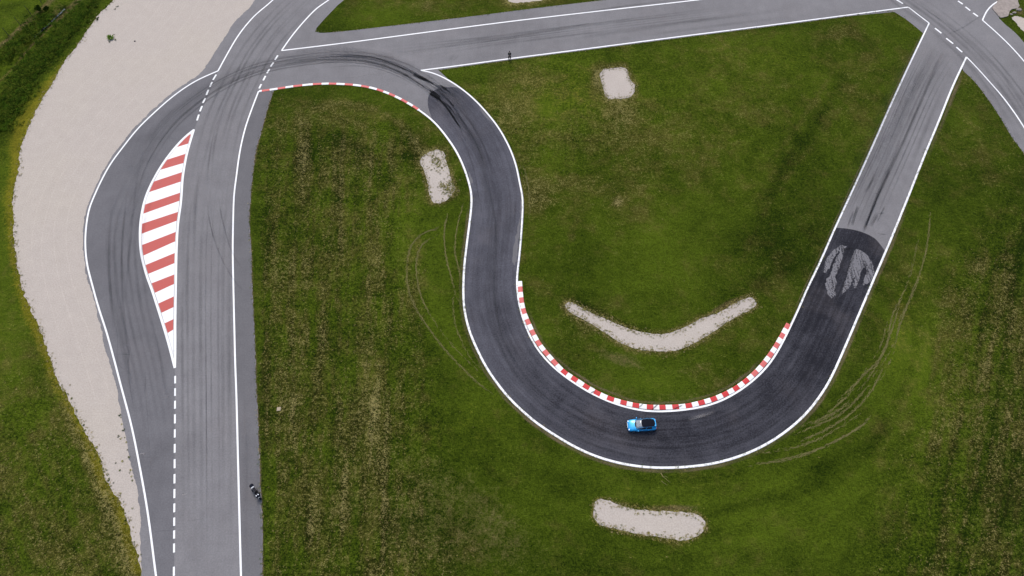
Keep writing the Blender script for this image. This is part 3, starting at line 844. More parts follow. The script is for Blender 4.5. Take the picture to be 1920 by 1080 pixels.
K1R = [(499,169.5),(529,165.3),(558,160.7),(595.5,157.7),(624,157.2),(654.5,158.7),(683.5,162.5),(713,170),(735.5,178),(757.5,189.5),(779,202.5)]
k1path = [(486,171),(513,167.5),(547,162.3),(587,158),(613,156.9),(640,157.6),(670,160),(700,165.6),(728,175),(753,186.6),(773,198),(786,206.6)]
kerb("kerb", k1path, None, K1R, 0.52, 0.07, "narrow red and white kerb on the bend entry at the top of the striped meadow", lean=-1)
# pale concrete apron between hairpin kerb and line
ka = relax(resample(GA(catmull(kpath)), 0.5), 6)

hk = [o for o in bpy.data.objects if o.name == "kerb"][0]
M['scuff'] = mat_decal("tyre scuff", (0.03, 0.03, 0.032), 0.75, 3.0, 0.2, 0.5)
for a_, b_ in (((1196,766),(1207,756)), ((1221,769),(1234,758)), ((1262,768),(1280,760)), ((1106,738),(1116,733))):
    strip("scuff_mark", straight([a_, b_], 0.15), 0.22, 0.112, M['scuff'], hk, THIN, 0.3)

# ------------------------------------------------------------------ rubber, skid marks, seams
def mark(px, w, mat='skid', prof=THIN, fade=6.0, name="skid_mark", it=10, par=None, z=ZR):
    strip(name, curve(px, 0.6, it), w, z, M[mat], par or road, prof, fade)
race = [(235,420),(250,340),(275,285),(318,228),(362,190),(420,152),(480,127),(560,111),(640,104),(700,109),(755,127),(800,153),(838,182),(868,222),(890,268),(903,315),(912,360)]
gr0 = curve(race, 0.6, 16)
strip("rubber_band", gr0, 5.0, ZR, M['rubber'], road, SOFT, 25)
for i in range(11):
    o = random.uniform(-2.6, 2.6); a = random.randint(0, 60); b = len(gr0) - random.randint(0, 70)
    strip("skid_mark", rough(offset(gr0, o)[a:b], 0.5, 0.03, i * 3.7), random.uniform(0.22, 0.5), ZR, M['skid'], road, THIN, 14)
mark([(520,104),(580,97),(650,97),(720,109),(770,128),(815,158)], 3.2, 'rubber', SOFT, 10)
mark([(560,120),(640,112),(705,118),(760,138),(800,160)], 2.2, 'rubber', SOFT, 10)
mark([(600,128),(680,124),(740,140),(790,168)], 0.35); mark([(620,102),(700,108),(765,132),(800,150)], 0.4)
mark([(757,139),(790,146),(812,156),(838,168)], 0.7)
for k, (w, o) in enumerate(((2.6, 0.0), (0.45, 0.4), (0.35, -1.6), (0.5, 1.5))):
    g = offset(curve([(803,178),(838,200),(867,233),(890,272),(905,315),(914,362),(925,420),(925,480),(921,540),(928,600),(950,660),(985,712),(1040,765),(1100,805)], 0.6, 16), o)
    strip("skid_mark", g[:len(g) - 20 * k], w, ZR, M['rubber' if k == 0 else 'skid'], road, SOFT if k == 0 else THIN, 16)
mark([(806,190),(815,172),(832,168),(850,176),(862,195)], 3.0, 'rubber', SOFT, 3)
mark([(960,380),(955,410),(952,440),(950,470)], 1.6, 'rubber', SOFT, 4); mark([(968,375),(966,400),(964,430)], 0.5, 'skid', THIN, 2)
mark([(962,505),(963,515),(964,525)], 0.6, 'skid', THIN, 1)
# hairpin
gh = curve([(935,640),(975,705),(1040,765),(1110,805),(1190,826),(1270,828),(1350,812),(1425,775),(1485,715),(1530,640),(1575,545),(1610,470)], 0.6, 16)
for i, o in enumerate((-2.4, -1.0, 0.6, 1.9, 2.8)):
    strip("skid_mark", rough(offset(gh, o), 0.4, 0.03, i * 2.2)[i * 9:len(gh) - i * 14], 0.5 if i % 2 else 0.9, ZR, M['skid'], road, THIN, 20)
mark([(1287,787),(1305,783),(1325,778),(1342,770)], 0.7, 'dust', THIN, 2); mark([(1300,768),(1318,766),(1340,762)], 0.4, 'dust', THIN, 2)
mark([(1195,777),(1215,775),(1240,774)], 0.7, 'skid', THIN, 1.5)
# left lanes
mark([(387,365),(392,410),(400,443),(412,477),(433,517),(450,540),(472,555)], 0.30); mark([(408,360),(415,403),(425,443),(438,480),(457,507),(470,520)], 0.28)
mark([(395,360),(398,420),(408,460),(425,500)], 0.22, fade=10)
for px, w in (([(274,275),(262,310),(255,350),(248,420),(242,480),(236,560)], 0.5), ([(210,365),(207,420),(205,500),(209,570),(218,640)], 0.6), ([(240,350),(232,420),(228,520),(236,620),(244,690)], 0.45),
              ([(330,205),(290,250),(268,290)], 0.7), ([(345,190),(305,225),(280,262)], 0.5), ([(235,640),(243,690),(240,760)], 0.4), ([(285,600),(300,660),(310,740)], 0.5),
              ([(222,400),(215,470),(222,560),(235,650),(250,740)], 1.6), ([(405,230),(392,300),(388,370)], 0.4), ([(440,170),(418,215),(402,270),(396,340)], 0.5), ([(375,300),(366,380),(362,470)], 0.8), ([(352,400),(350,520),(352,640)], 0.9)):
    mark(px, w, 'skid' if w < 0.8 else 'rubber', THIN if w < 0.8 else SOFT, 10)
mark([(386,520),(386,620),(387,720),(388,900),(388,1090)], 0.14, fade=20, name="asphalt_seam")
mark([(271,700),(278,800),(283,880),(287,960)], 0.14, fade=12, name="asphalt_seam")
mark([(361,1044),(362,1050),(363.5,1058)], 0.28, fade=0.8); mark([(360,1046),(362,1047)], 0.3, fade=0.3, it=0)
mark([(330,929),(355,926),(380,921)], 0.28, 'dust', THIN, 2); mark([(298,747),(312,744),(326,742)], 0.2, 'dust', THIN, 2)
mark([(352,977),(370,975),(388,972)], 0.12, fade=1); mark([(290,997),(310,994),(325,994)], 0.12, fade=1)
mark([(247,855),(250,852),(254,850)], 0.35, 'dust', THIN, 0.4); mark([(259,850),(267,852),(275,851)], 0.3, 'dust', THIN, 0.6)
for u, v in ((423,891),(430,882),(433,890),(440,880),(441,911),(436,876),(425,893),(1785,108),(1793,114),(1800,113)):
    mark([(u, v), (u + 1.5, v - 1), (u + 3, v + 0.5)], 0.25, fade=0.2, it=0)
for i in range(5):
    u = 455 + i * 7
    mark([(u, 700 + 40 * i), (u + 3, 820), (u + 6, 1080)], 0.9, 'rubber', SOFT, 20)
# upper road
for i, o in enumerate((-4.0, -2.4, -1.5, 0.0, 0.8, 2.6)):
    g = offset(curve([(640,-60),(565,10),(520,55),(480,110),(455,160),(430,215),(410,290),(398,360)], 0.6, 14), o)
    strip("skid_mark", rough(g, 0.3, 0.05, i)[10:], 0.7, ZR, M['faint'], road, SOFT, 18)
# top straight
mark([(720,107),(800,93),(900,75),(1000,62),(1080,52)], 1.8, 'rubber', SOFT, 14); mark([(840,118),(853,108),(858,100)], 2.2, 'rubber', SOFT, 1.5)
mark([(870,85),(960,70),(1090,48),(1250,30)], 0.8, 'skid', THIN, 20); mark([(1000,85),(1150,62),(1300,40),(1500,15)], 1.4, 'rubber', SOFT, 20)
mark([(1150,75),(1300,54),(1480,32)], 1.0, 'rubber', SOFT, 18); mark([(1040,30),(1200,8),(1280,0)], 0.6, 'skid', THIN, 12)
mark([(640,147),(690,141),(740,135),(785,131)], 0.25, 'dust', THIN, 4)
# right straight
mark([(1774,86),(1750,135),(1723,200),(1695,265),(1673,317)], 0.7, 'skid', THIN, 10); mark([(1755,80),(1722,150),(1690,225),(1660,300),(1640,345)], 1.6, 'rubber', SOFT, 14)
mark([(1790,120),(1750,210),(1712,300),(1675,390)], 1.2, 'rubber', SOFT, 14)
mark([(1669,318),(1660,338),(1648,360),(1638,385),(1627,412),(1618,436)], 0.7, 'crack', THIN, 1.5); mark([(1668,320),(1656,346),(1642,376),(1622,428)], 0.35, 'crack', THIN, 1)
mark([(1646,398),(1638,412),(1630,425)], 0.9, 'crack', THIN, 1.0); mark([(1609,386),(1603,402),(1597,424)], 0.55, 'crack', THIN, 0.8); mark([(1640,327),(1636,336),(1630,350),(1622,362)], 0.5, 'crack', THIN, 2)
mark([(1660,385),(1652,400),(1644,418)], 0.25, 'crack', fade=1); mark([(1645,400),(1651,402),(1659,400)], 0.16, 'crack', fade=0.5); mark([(1644,438),(1652,441),(1664,440)], 0.16, 'crack', fade=0.5); mark([(1637,362),(1642,362),(1648,364)], 0.16, 'crack', fade=0.5)
mark([(1609,452),(1600,480),(1590,505),(1582,530),(1570,555),(1556,590)], 0.5, 'crack', THIN, 3); mark([(1578,470),(1585,462),(1600,466)], 0.5, 'crack', THIN, 0.5)
for a in ([(1560,517),(1566,521),(1570,514)], [(1564,524),(1567,540),(1562,550)], [(1612,495),(1617,503),(1606,510)], [(1598,520),(1597,530),(1601,528)], [(1558,548),(1562,553),(1566,551)], [(1570,480),(1562,492),(1556,505)]):
    mark(a, 0.22, 'crack', fade=0.3, it=0, z=ZR + 0.004)
# worn driving lanes
mark([(1752,82),(1716,155),(1657,288),(1622,365),(1598,430)], 8.6, 'rubber', SOFT, 10, name="worn_lane")
for k in range(9):
    d_ = -34 + 9 * k + random.uniform(-3, 3)
    mark([(1758 + d_, 85 + k * 2), (1722 + d_, 158), (1663 + d_, 290), (1625 + d_ * 1.05, 372), (1602 + d_ * 1.08, 425)], random.uniform(0.2, 0.6), 'skid' if k % 3 == 0 else 'faint', THIN, 14)
mark([(1690,262),(1672,305),(1650,352),(1632,400),(1617,437)], 0.5, 'crack', THIN, 4); mark([(1600,396),(1594,410),(1589,427)], 0.4, 'crack', THIN, 0.8)
mark([(1715,150),(1680,220),(1640,310)], 1.4, 'faint', SOFT, 14); mark([(1700,140),(1655,240),(1622,312)], 0.8, 'faint', SOFT, 14)
for k in range(5):
    d_ = -9 + 4.4 * k
    mark([(700 + 20 * k, 100 + d_), (900, 80 + d_), (1150, 48 + d_), (1400, 18 + d_)], random.uniform(0.3, 0.9), 'faint', SOFT, 20)
for k in range(9):
    u_ = 342 + 11 * k + random.uniform(-2, 2)
    mark([(u_ + 14, 300 + 20 * random.random()), (u_ + 3, 430), (u_, 560), (u_ + 1, 760), (u_ + 4, 1090)], random.uniform(0.3, 1.0), 'faint', SOFT, 30)
for k in range(6):
    u_ = 205 + 13 * k
    mark([(u_ + 50, 300), (u_, 420), (u_ + 2, 540), (u_ + 40, 720), (u_ + 66, 880)], random.uniform(0.3, 0.8), 'faint', SOFT, 25)
mark([(808,184),(820,172),(838,170),(856,182),(872,200)], 4.2, 'rubber', SOFT, 3); mark([(775,140),(800,150),(822,162),(842,175)], 0.9, 'skid', SOFT, 3)
mark([(830,190),(862,226),(888,262),(904,305),(914,350)], 1.7, 'skid', SOFT, 8)
for a in ([(215,600),(222,640),(218,680),(235,700),(246,690)], [(240,690),(243,720),(250,760)], [(228,640),(245,652),(238,690)], [(270,690),(276,720),(268,745)], [(215,665),(240,662),(256,668)]):
    mark(a, 0.16, 'skid', THIN, 2)

# crossroad, top right
gx = curve([(1600,-80),(1690,-10),(1760,40),(1820,92),(1870,148),(1920,220),(1965,300)], 0.6, 12)
for i, o in enumerate((-3.2, -1.8, -0.6, 0.5, 1.4, 2.8)):
    strip("skid_mark", rough(offset(gx, o), 0.3, 0.05, i * 5.0)[i * 4:], 0.6 if i % 2 else 1.2, ZR, M['faint'], road, THIN if i % 2 else SOFT, 14)
mark([(1880,20),(1840,30),(1800,55),(1760,70)], 0.4, fade=8)

# ------------------------------------------------------------------ tyre tracks pressed into the grass, bare earth edges
def track(px, w=0.22):
    g = curve(px, 0.08, 30); L = np.arange(len(g)) * 0.08; nr = normals(g); rd = random.Random(int(px[0][0]))
    dens = fbm(L * 0.12 + px[0][0], L * 0 + 3.3, 3)
    vs = []; fs = []
    for i in range(1, len(g) - 1):
        e = min(1.0, min(L[i], L[-1] - L[i]) / 3.0)
        if rd.random() > 0.95 * e * min(1.0, max(0.15, (dens[i] - 0.25) * 3.0)): continue
        t = g[i + 1] - g[i - 1]; t /= np.linalg.norm(t); a = rd.gauss(0, 0.25)
        t = np.array([t[0] * math.cos(a) - t[1] * math.sin(a), t[0] * math.sin(a) + t[1] * math.cos(a)]); n = np.array([-t[1], t[0]])
        c = g[i] + nr[i] * rd.gauss(0, w * 0.35); l = rd.uniform(0.12, 0.35); h = rd.uniform(0.012, 0.035); z = rd.uniform(0.008, 0.03); b = len(vs)
        vs += [(*(c - t * l - n * h), z), (*(c + t * l - n * h), z), (*(c + t * l + n * h), z), (*(c - t * l + n * h), z)]; fs.append((b, b + 1, b + 2, b + 3))
    mesh_obj("tyre_track", vs, fs, M['flat'], ground)
M['flat'] = simple("flattened dry grass", (0.106, 0.097, 0.036), 0.95, 0.05, var=0.4, vs=0.7)
for px in ([(835,418),(827,425),(790,440),(770,463),(763,500),(765,537),(777,573),(800,610),(827,647),(860,683),(897,719),(930,743)],
           [(823,440),(793,457),(782,483),(782,520),(790,557),(813,600),(840,637),(873,673),(905,705)],
           [(840,393),(833,437),(837,483),(847,523),(857,557),(867,577)], [(870,377),(857,427),(853,470),(860,503),(866,530)],
           [(862,533),(850,560),(852,600),(867,643),(887,677),(907,695)],
           [(1633,720),(1580,773),(1533,797),(1480,817)], [(1620,772),(1547,817),(1487,840),(1423,850)], [(1627,790),(1580,820),(1520,847),(1460,863),(1397,875)], [(1640,770),(1613,800),(1560,830),(1500,856),(1440,870)],
           [(1745,390),(1737,467),(1713,547),(1687,600),(1677,653),(1650,713),(1633,722)], [(1723,443),(1703,527),(1673,593),(1657,660),(1613,710),(1570,752)], [(1665,600),(1650,650),(1622,695),(1590,740),(1540,785)],
           [(1622,735),(1585,762),(1540,785),(1500,800)], [(1600,745),(1560,778),(1515,800)], [(1655,690),(1632,735),(1595,775),(1550,805),(1490,832)], [(1690,560),(1668,630),(1640,690),(1605,740)], [(1720,520),(1695,590),(1668,660),(1630,715)],
           [(960,277),(980,310),(990,347),(993,387),(992,420)], [(955,277),(972,305),(983,340),(988,370)]):
    track(px)
gE = offset(gOUT, 0.45)
e0, e1 = nearest(gOUT, (1700, 380)), nearest(gOUT, (884, 375))
strip("bare_earth", rough(gE[e0:e1], 0.12, 0.7, 4.0), 0.75, 0.009, M['earth'], ground, SOFT, 4.0)
strip("bare_earth", rough(offset(gINR, sgn * 0.5)[a0:nearest(gINR, (1490, 596))], 0.1, 0.7, 5.0), 0.22, 0.009, M['earth'], ground, SOFT, 4.0)
strip("bare_earth", rough(offset(gINR, sgn * 1.35)[nearest(gINR, (1440, 686)):nearest(gINR, (975, 575))], 0.2, 0.7, 6.0), 0.6, 0.009, M['earth'], ground, SOFT, 4.0)
er = resample(GA(catmull(ROADEDGE_R)), 0.4)
strip("bare_earth", rough(er, 0.12, 0.8, 7.0), 0.5, 0.009, M['earth'], ground, SOFT, 1.0)
strip("bare_earth", rough(straight([(1806,133),(1770,222),(1735,305)], 0.4), 0.1, 0.8, 7.0), 0.9, 0.009, M['earth'], ground, SOFT, 6.0)

# ------------------------------------------------------------------ water in the ditch
M['water'], _nt = new_mat("ditch water"); _k = N(_nt)
_k.out((0.02, 0.03, 0.032), 0.06, bump=_k.noise(_k.pos(), 3.0, 2), bstr=0.12, bdist=0.05, spec=0.6)
wl = relax(resample(GA([(56,70),(65,62),(85,44),(105,25),(118,12)]), 0.5), 6)
wat = strip("ditch_water", wl, 0.38, -0.62, M['water']); tag(wat, kind='structure')

# ------------------------------------------------------------------ small plants, stones
M['leaf'] = simple("weed leaves", (0.062, 0.082, 0.008), 0.95, 0.03, var=0.6, vs=3.0)
M['leafd'] = simple("dark leaves", (0.018, 0.036, 0.003), 0.95, 0.03, var=0.6, vs=3.0)
M['leafy'] = simple("yellow green leaves", (0.19, 0.175, 0.03), 0.8, 0.2, var=0.5, vs=3.0)
M['leafg'] = simple("fresh green leaves", (0.038, 0.072, 0.005), 0.95, 0.03, var=0.6, vs=3.0)
M['stem'] = simple("woody stem", (0.07, 0.05, 0.03), 0.9)
M['stone'] = simple("stone", (0.20, 0.18, 0.165), 0.9, 0.2)
def tuft_mesh(name, r, h, n, seed, mat):
    rd = random.Random(seed); vs = []; fs = []
    for i in range(n):
        a = rd.uniform(0, 2 * PI); rr = r * math.sqrt(rd.random()) * 0.35
        x0, y0 = rr * math.cos(a), rr * math.sin(a)
        ln = r * rd.uniform(0.4, 1.0); hh = h * rd.uniform(0.4, 1.0); w = r * rd.uniform(0.06, 0.13)
        a += rd.uniform(-0.5, 0.5)
        dx, dy = math.cos(a), math.sin(a)
        b = len(vs)
        for t, ww, zz in ((0, 0.7, 0.0), (0.5, 1.0, 0.8), (0.85, 0.6, 1.0), (1.0, 0.05, 0.75)):
            cx, cy = x0 + dx * ln * t, y0 + dy * ln * t
            vs += [(cx - dy * w * ww, cy + dx * w * ww, zz * hh), (cx + dy * w * ww, cy - dx * w * ww, zz * hh)]
        for k in range(3): fs.append((b + 2 * k, b + 2 * k + 1, b + 2 * k + 3, b + 2 * k + 2))
    me = bpy.data.meshes.new(name); me.from_pydata(vs, [], fs); me.materials.append(mat); return me
def place_mesh(name, me, u, v, sc=1.0, rz=0.0, z=0.0):
    o = link(bpy.data.objects.new(name, me)); x, y = G(u, v); o.location = (x, y, z); o.scale = (sc,) * 3; o.rotation_euler = (0, 0, rz); return o
t = place_mesh("weed_tuft", tuft_mesh("weed_tuft", 0.80, 0.45, 46, 4, simple("bright weed leaves", (0.070, 0.125, 0.012), 0.95, 0.03, var=0.5)), 207, 72, 1.0)
tag(t, "lone spiky green weed growing out in the open pale gravel", "weed")
wm = [tuft_mesh("gravel_weed", 0.5, 0.3, 24, 10 + i, [M['leaf'], M['leafy'], M['leafd']][i % 3]) for i in range(6)]
WPX = [(135,747),(140,764),(144,771),(142,780),(152,795),(157,797),(160,807),(163,830),(173,829),(174,838),(182,838),(167,843),(178,845),(187,857),(190,866),(188,865),(193,880),(194,891),(205,897),(192,891),(213,905),(203,915),(226,925),(217,868),(225,882),(227,822),(222,818),(234,821),(237,829),(239,844),(242,857),(246,881),(243,886),(248,900),(230,865),(225,778),(227,783),(229,795),(232,806),(248,902),(247,893),(204,900),(196,884),(199,889),(212,934),(222,948),(232,962),(236,975),(186,850)]
for i, (u, v) in enumerate(WPX):
    o = place_mesh("gravel_weed", wm[i % 6], u, v, random.uniform(0.2, 0.48), random.uniform(0, 6))
    tag(o, "tiny green weed sprouting at the rim of the narrow end of the pale gravel", "weed", "small weeds along the lower gravel trap")
for i, (u, v) in enumerate([(218,13),(221,12),(216,17),(199,13),(199,18),(202,7),(184,34),(183,38),(183,36),(208,4),(214,65),(217,75),(205,79)]):
    o = place_mesh("gravel_weed", wm[2], u, v, random.uniform(0.3, 0.6), random.uniform(0, 6))
    tag(o, "small dark weed at the top end of the pale gravel", "weed", "small dark weeds at the top of the gravel trap")
# ragged weeds all along the gravel edge: uncountable fringe
def fringe(name, paths, n, mats, amp, smin, smax):
    rd = random.Random(5); vs = []; fs = []; mi = []
    pts = np.vstack([resample(GA(catmull(p_)), 0.2) for p_ in paths])
    src = [tuft_mesh("x", 0.5, 0.35, 12, 50 + i, mats[0]) for i in range(5)]
    data = []
    for me_ in src:
        data.append(([tuple(v.co) for v in me_.vertices], [tuple(p_.vertices) for p_ in me_.polygons])); bpy.data.meshes.remove(me_)
    for i in range(n):
        p_ = pts[rd.randrange(len(pts))]; x, y = p_[0] + rd.gauss(0, amp), p_[1] + rd.gauss(0, amp)
        s = rd.uniform(smin, smax); a = rd.uniform(0, 6.28); ca, sa = math.cos(a) * s, math.sin(a) * s
        dv, df = data[i % 5]; b = len(vs); m_ = rd.randrange(len(mats))
        vs += [(x + ca * q[0] - sa * q[1], y + sa * q[0] + ca * q[1], q[2] * s) for q in dv]
        fs += [tuple(b + k for k in f) for f in df]; mi += [m_] * len(df)
    o = mesh_obj(name, vs, fs, mats); o.data.polygons.foreach_set('material_index', mi); return o
M['straw2'] = simple("mown straw", (0.195, 0.165, 0.058), 0.95, 0.03, var=0.4, vs=2.0)
M['straw'] = simple("straw", (0.25, 0.205, 0.095), 0.9, 0.1, var=0.4, vs=2.0)
fr = fringe("grass_fringe", [GRAV_L, P1 + P1[:1], P2 + P2[:1], P3 + P3[:1], P4 + P4[:1], P1 + P1[:1], P2 + P2[:1], P3 + P3[:1], P4 + P4[:1]], 4200, [M['leaf'], M['leafy'], M['straw'], M['straw2']], 0.34, 0.10, 0.38)
tag(fr, "ragged fringe of green and straw tufts along the gravel edges", "grass", kind='stuff')
fr2 = fringe("weeds", [[(812,290),(815,300),(822,312),(822,318)], [(818,300),(822,308)], [(826,345),(832,352),(836,360)], [(846,340),(850,352),(850,362)], [(835,350),(846,362)]], 420, [M['leaf'], M['straw'], M['leafy']], 0.5, 0.15, 0.42)
tag(fr2, "green weeds growing through the small rectangular gravel patch beside the bend", "grass", kind='stuff')

fe = fringe("road_edge_grass", [ROADEDGE_R, [(591,59),(640,59),(720,50),(873,32),(1007,15),(1133,0)], [(1806,133),(1827,153),(1853,187),(1877,223),(1897,257),(1920,288)], [(822,132),(853,128),(1073,98.5),(1280,71.5),(1493,44.5),(1677,23.5),(1697,36),(1728,61)], OUT[2:44], INR[1:9], INR[24:36]], 2600, [M['leaf'], M['leafg'], M['straw'], M['leaf']], 0.16, 0.10, 0.32)
tag(fe, "low grass tufts creeping over the asphalt edges", "grass", kind='stuff')
def scatter_tufts(n):
    rd = np.random.default_rng(3); fld = np.clip(dry * 1.1 - 0.02, 0.02, 1.0) * np.clip(mL + mR + 0.8 * mBL + 0.07 + 0.3 * blob(1030, 230, 150, 120), 0, 1)
    inside = (U > -30) & (U < 1950) & (V > -30) & (V < 1110) & (np.abs(Y) < 135)
    road_m = np.zeros(U.shape, bool)
    pr_ = (fld * inside).ravel(); pr_ /= pr_.sum()
    ids = rd.choice(pr_.size, n, p=pr_)
    vs = []; fs = []; mi = []
    for q in ids:
        x, y = X.ravel()[q] + rd.uniform(-.25, .25), Y.ravel()[q] + rd.uniform(-.25, .25)
        if blocked(x, y): continue
        m_ = 0 if rd.random() < 0.62 else (1 if rd.random() < 0.6 else 2)
        sz = rd.uniform(0.07, 0.17)
        for k in range(5):
            a = rd.uniform(0, 6.28); l = sz * rd.uniform(0.6, 1.2); w = l * 0.22; h = rd.uniform(0.05, 0.16); dx, dy = math.cos(a), math.sin(a); b = len(vs)
            vs += [(x - dy * w * .5, y + dx * w * .5, 0.0), (x + dy * w * .5, y - dx * w * .5, 0.0), (x + dx * l + dy * w * .4, y + dy * l - dx * w * .4, h), (x + dx * l - dy * w * .4, y + dy * l + dx * w * .4, h)]
            fs.append((b, b + 1, b + 2, b + 3)); mi.append(m_)
    o = mesh_obj("meadow_tufts", vs, fs, [M['straw2'], M['leaf'], M['leafg']]); o.data.polygons.foreach_set('material_index', mi); return o
# keep tufts off everything that is not meadow
def pip(poly):
    P_ = np.asarray(poly); x0, y0 = P_.min(0); x1, y1 = P_.max(0)
    def f(x, y):
        if x < x0 or x > x1 or y < y0 or y > y1: return False
        a = P_; b = np.roll(P_, -1, 0); c = ((a[:, 1] > y) != (b[:, 1] > y))
        xi = (b[:, 0] - a[:, 0]) * (y - a[:, 1]) / np.where(b[:, 1] == a[:, 1], 1e-9, b[:, 1] - a[:, 1]) + a[:, 0]
        return bool((c & (x < xi)).sum() % 2)
    return f
_out, _hole = pip(outline[::4]), pip(hole[::4]); _trap = pip(list(gl[::6]) + list(gr[::-1])); _ps = [pip(GA(catmull(P_, 8, closed=True))) for P_ in (P1, P2, P3, P4, P5)]
_k2 = [np.array(G(*p_)) for p_ in KRED]
def blocked(x, y):
    if _out(x, y) and not _hole(x, y): return True
    if _trap(x, y): return True
    return any(f(x, y) for f in _ps) or any(abs(x - k_[0]) < 1.1 and abs(y - k_[1]) < 1.1 for k_ in _k2)
mt = scatter_tufts(12000)
tag(mt, "dry straw and green tufts scattered through the mown meadow", "grass", kind='stuff')

def rock_obj(name, u, v, sx, sy, sz, seed, mat, z=0.0):
    bm = bmesh.new(); bmesh.ops.create_icosphere(bm, subdivisions=2, radius=1.0)
    rd = random.Random(seed)
    for vtx in bm.verts:
        k = 1 + rd.uniform(-0.18, 0.18); vtx.co = Vector((vtx.co.x * sx * k, vtx.co.y * sy * k, max(vtx.co.z, -0.3) * sz * k))
    o = bm_obj(name, bm, mat); x, y = G(u, v); o.location = (x, y, z + sz * 0.25); return o
tag(rock_obj("dark_stone", 253, 77.5, 0.17, 0.15, 0.14, 3, simple("dark stone", (0.05, 0.045, 0.045), 0.9)), "small dark stone lying alone on the open gravel", "stone")
# beige slab in the left meadow
bm = bmesh.new(); bmesh.ops.create_cube(bm, size=1.0)
bmesh.ops.scale(bm, vec=(0.58, 0.50, 0.10), verts=bm.verts)
for vtx in bm.verts:
    if vtx.co.x < 0 and vtx.co.y < 0: vtx.co.y -= 0.07
    if vtx.co.x > 0 and vtx.co.y > 0: vtx.co.y += 0.05
bmesh.ops.bevel(bm, geom=list(bm.edges), offset=0.015, segments=2, affect='EDGES')
sl = bm_obj("paving_slab", bm, simple("beige slab", (0.30, 0.245, 0.165), 0.9)); x, y = G(523, 767); sl.location = (x, y, 0.05)
tag(sl, "small beige square slab lying in the striped meadow beside the left straight", "slab")
# broken concrete at the top right corner
CONC = [(1876,-6),(1868,6),(1859.5,15),(1863,20),(1869,27),(1875,34),(1880,33),(1884,32),(1889,31),(1891,28),(1892,22),(1897,18),(1903,17),(1907,16),(1910.5,12),(1908,4),(1907,-8)]
M['concrete'] = simple("weathered concrete", (0.25, 0.215, 0.19), 0.95, 0.1, var=0.45, vs=1.8)
cs = sheet("concrete_slab", [rpoly(CONC, 0.12, 3.0)], 0.16, M['concrete'], None, 0.15)
tag(cs, "broken grey concrete slab with a ragged edge beside the crossroad corner", "slab")
for i, (u, v, s) in enumerate(((1910,18.5,0.55),(1902,24,0.4),(1896,27,0.3))):
    tag(rock_obj("rubble_rock", u, v, s, s * 0.7, s * 0.5, 20 + i, M['concrete']), ["largest pale rubble chunk at the ragged corner of the broken concrete slab", "middle sized rubble chunk on the grass below the broken concrete slab", "smallest rubble chunk close under the broken concrete slab"][i], "rubble", "rubble by the concrete slab")
cg = sheet("gravel_patch", [rpoly([(1897,33),(1903,41),(1910,50),(1922,62),(1940,75),(1945,50),(1925,38),(1912,31)], 0.2, 9.0)], ZG, M['gravel']); tag(cg, kind='structure')
# straw twigs at the outside of the hairpin
def twig(pts, r0, name, parent=None, mat=None):
    bm = bmesh.new(); rings = []
    for i, p_ in enumerate(pts):
        r_ = r0 * (1 - 0.7 * i / (len(pts) - 1))
        rings.append([bm.verts.new((p_[0] + r_ * math.cos(a), p_[1], p_[2] + r_ * math.sin(a))) if False else bm.verts.new((p_[0] + r_ * math.cos(a), p_[1] + r_ * math.sin(a) * 0.5, p_[2] + r_ * math.sin(a))) for a in (0, PI / 2, PI, 3 * PI / 2)])
    for a, b in zip(rings[:-1], rings[1:]):
        for k in range(4): bm.faces.new((a[k], a[(k + 1) % 4], b[(k + 1) % 4], b[k]))
    return bm_obj(name, bm, mat or M['straw'], parent)
b = empty("dry_branch", (*G(1246, 897), 0)); bx, by = G(1246, 897)
for i, pl in enumerate(([(1239,887),(1243,894),(1249,899),(1256,905)], [(1240,902),(1245,906),(1251,910)], [(1243,894),(1247,893),(1252,896)])):
    twig([(G(*p_)[0] - bx, G(*p_)[1] - by, 0.05 + 0.03 * k) for k, p_ in enumerate(pl)], 0.06, ["main_stem", "side_twig", "side_twig"][i], b)
tag(b, "pale dry branch lying on the grass just outside the hairpin line", "branch")

# ------------------------------------------------------------------ fence posts along the ditch, bush
M['post'] = simple("dark post", (0.022, 0.02, 0.018), 0.8)
def post_mesh(h):
    bm = bmesh.new()
    bmesh.ops.create_cone(bm, cap_ends=True, segments=8, radius1=0.055, radius2=0.045, depth=h, matrix=Matrix.Translation((0, 0, h / 2)))
    bmesh.ops.create_cone(bm, cap_ends=True, segments=8, radius1=0.06, radius2=0.03, depth=0.06, matrix=Matrix.Translation((0, 0, h + 0.03)))
    me_ = bpy.data.meshes.new("fence_post"); bm.to_mesh(me_); bm.free(); me_.materials.append(M['post']); return me_
pm = post_mesh(2.3)
for (u, v), lb in (((18.5,69.5), "thin dark fence post nearest the left edge of the photo on the bare strip"), ((40,49), "thin dark fence post second from the left edge on the bare strip"), ((59,28), "faint dark fence post between two others, short of the dark bush"), ((80,8), "thin dark fence post rising from the dark bush by the ditch")):
    o = place_mesh("fence_post", pm, u, v); tag(o, lb, "fence post", "fence posts along the ditch")
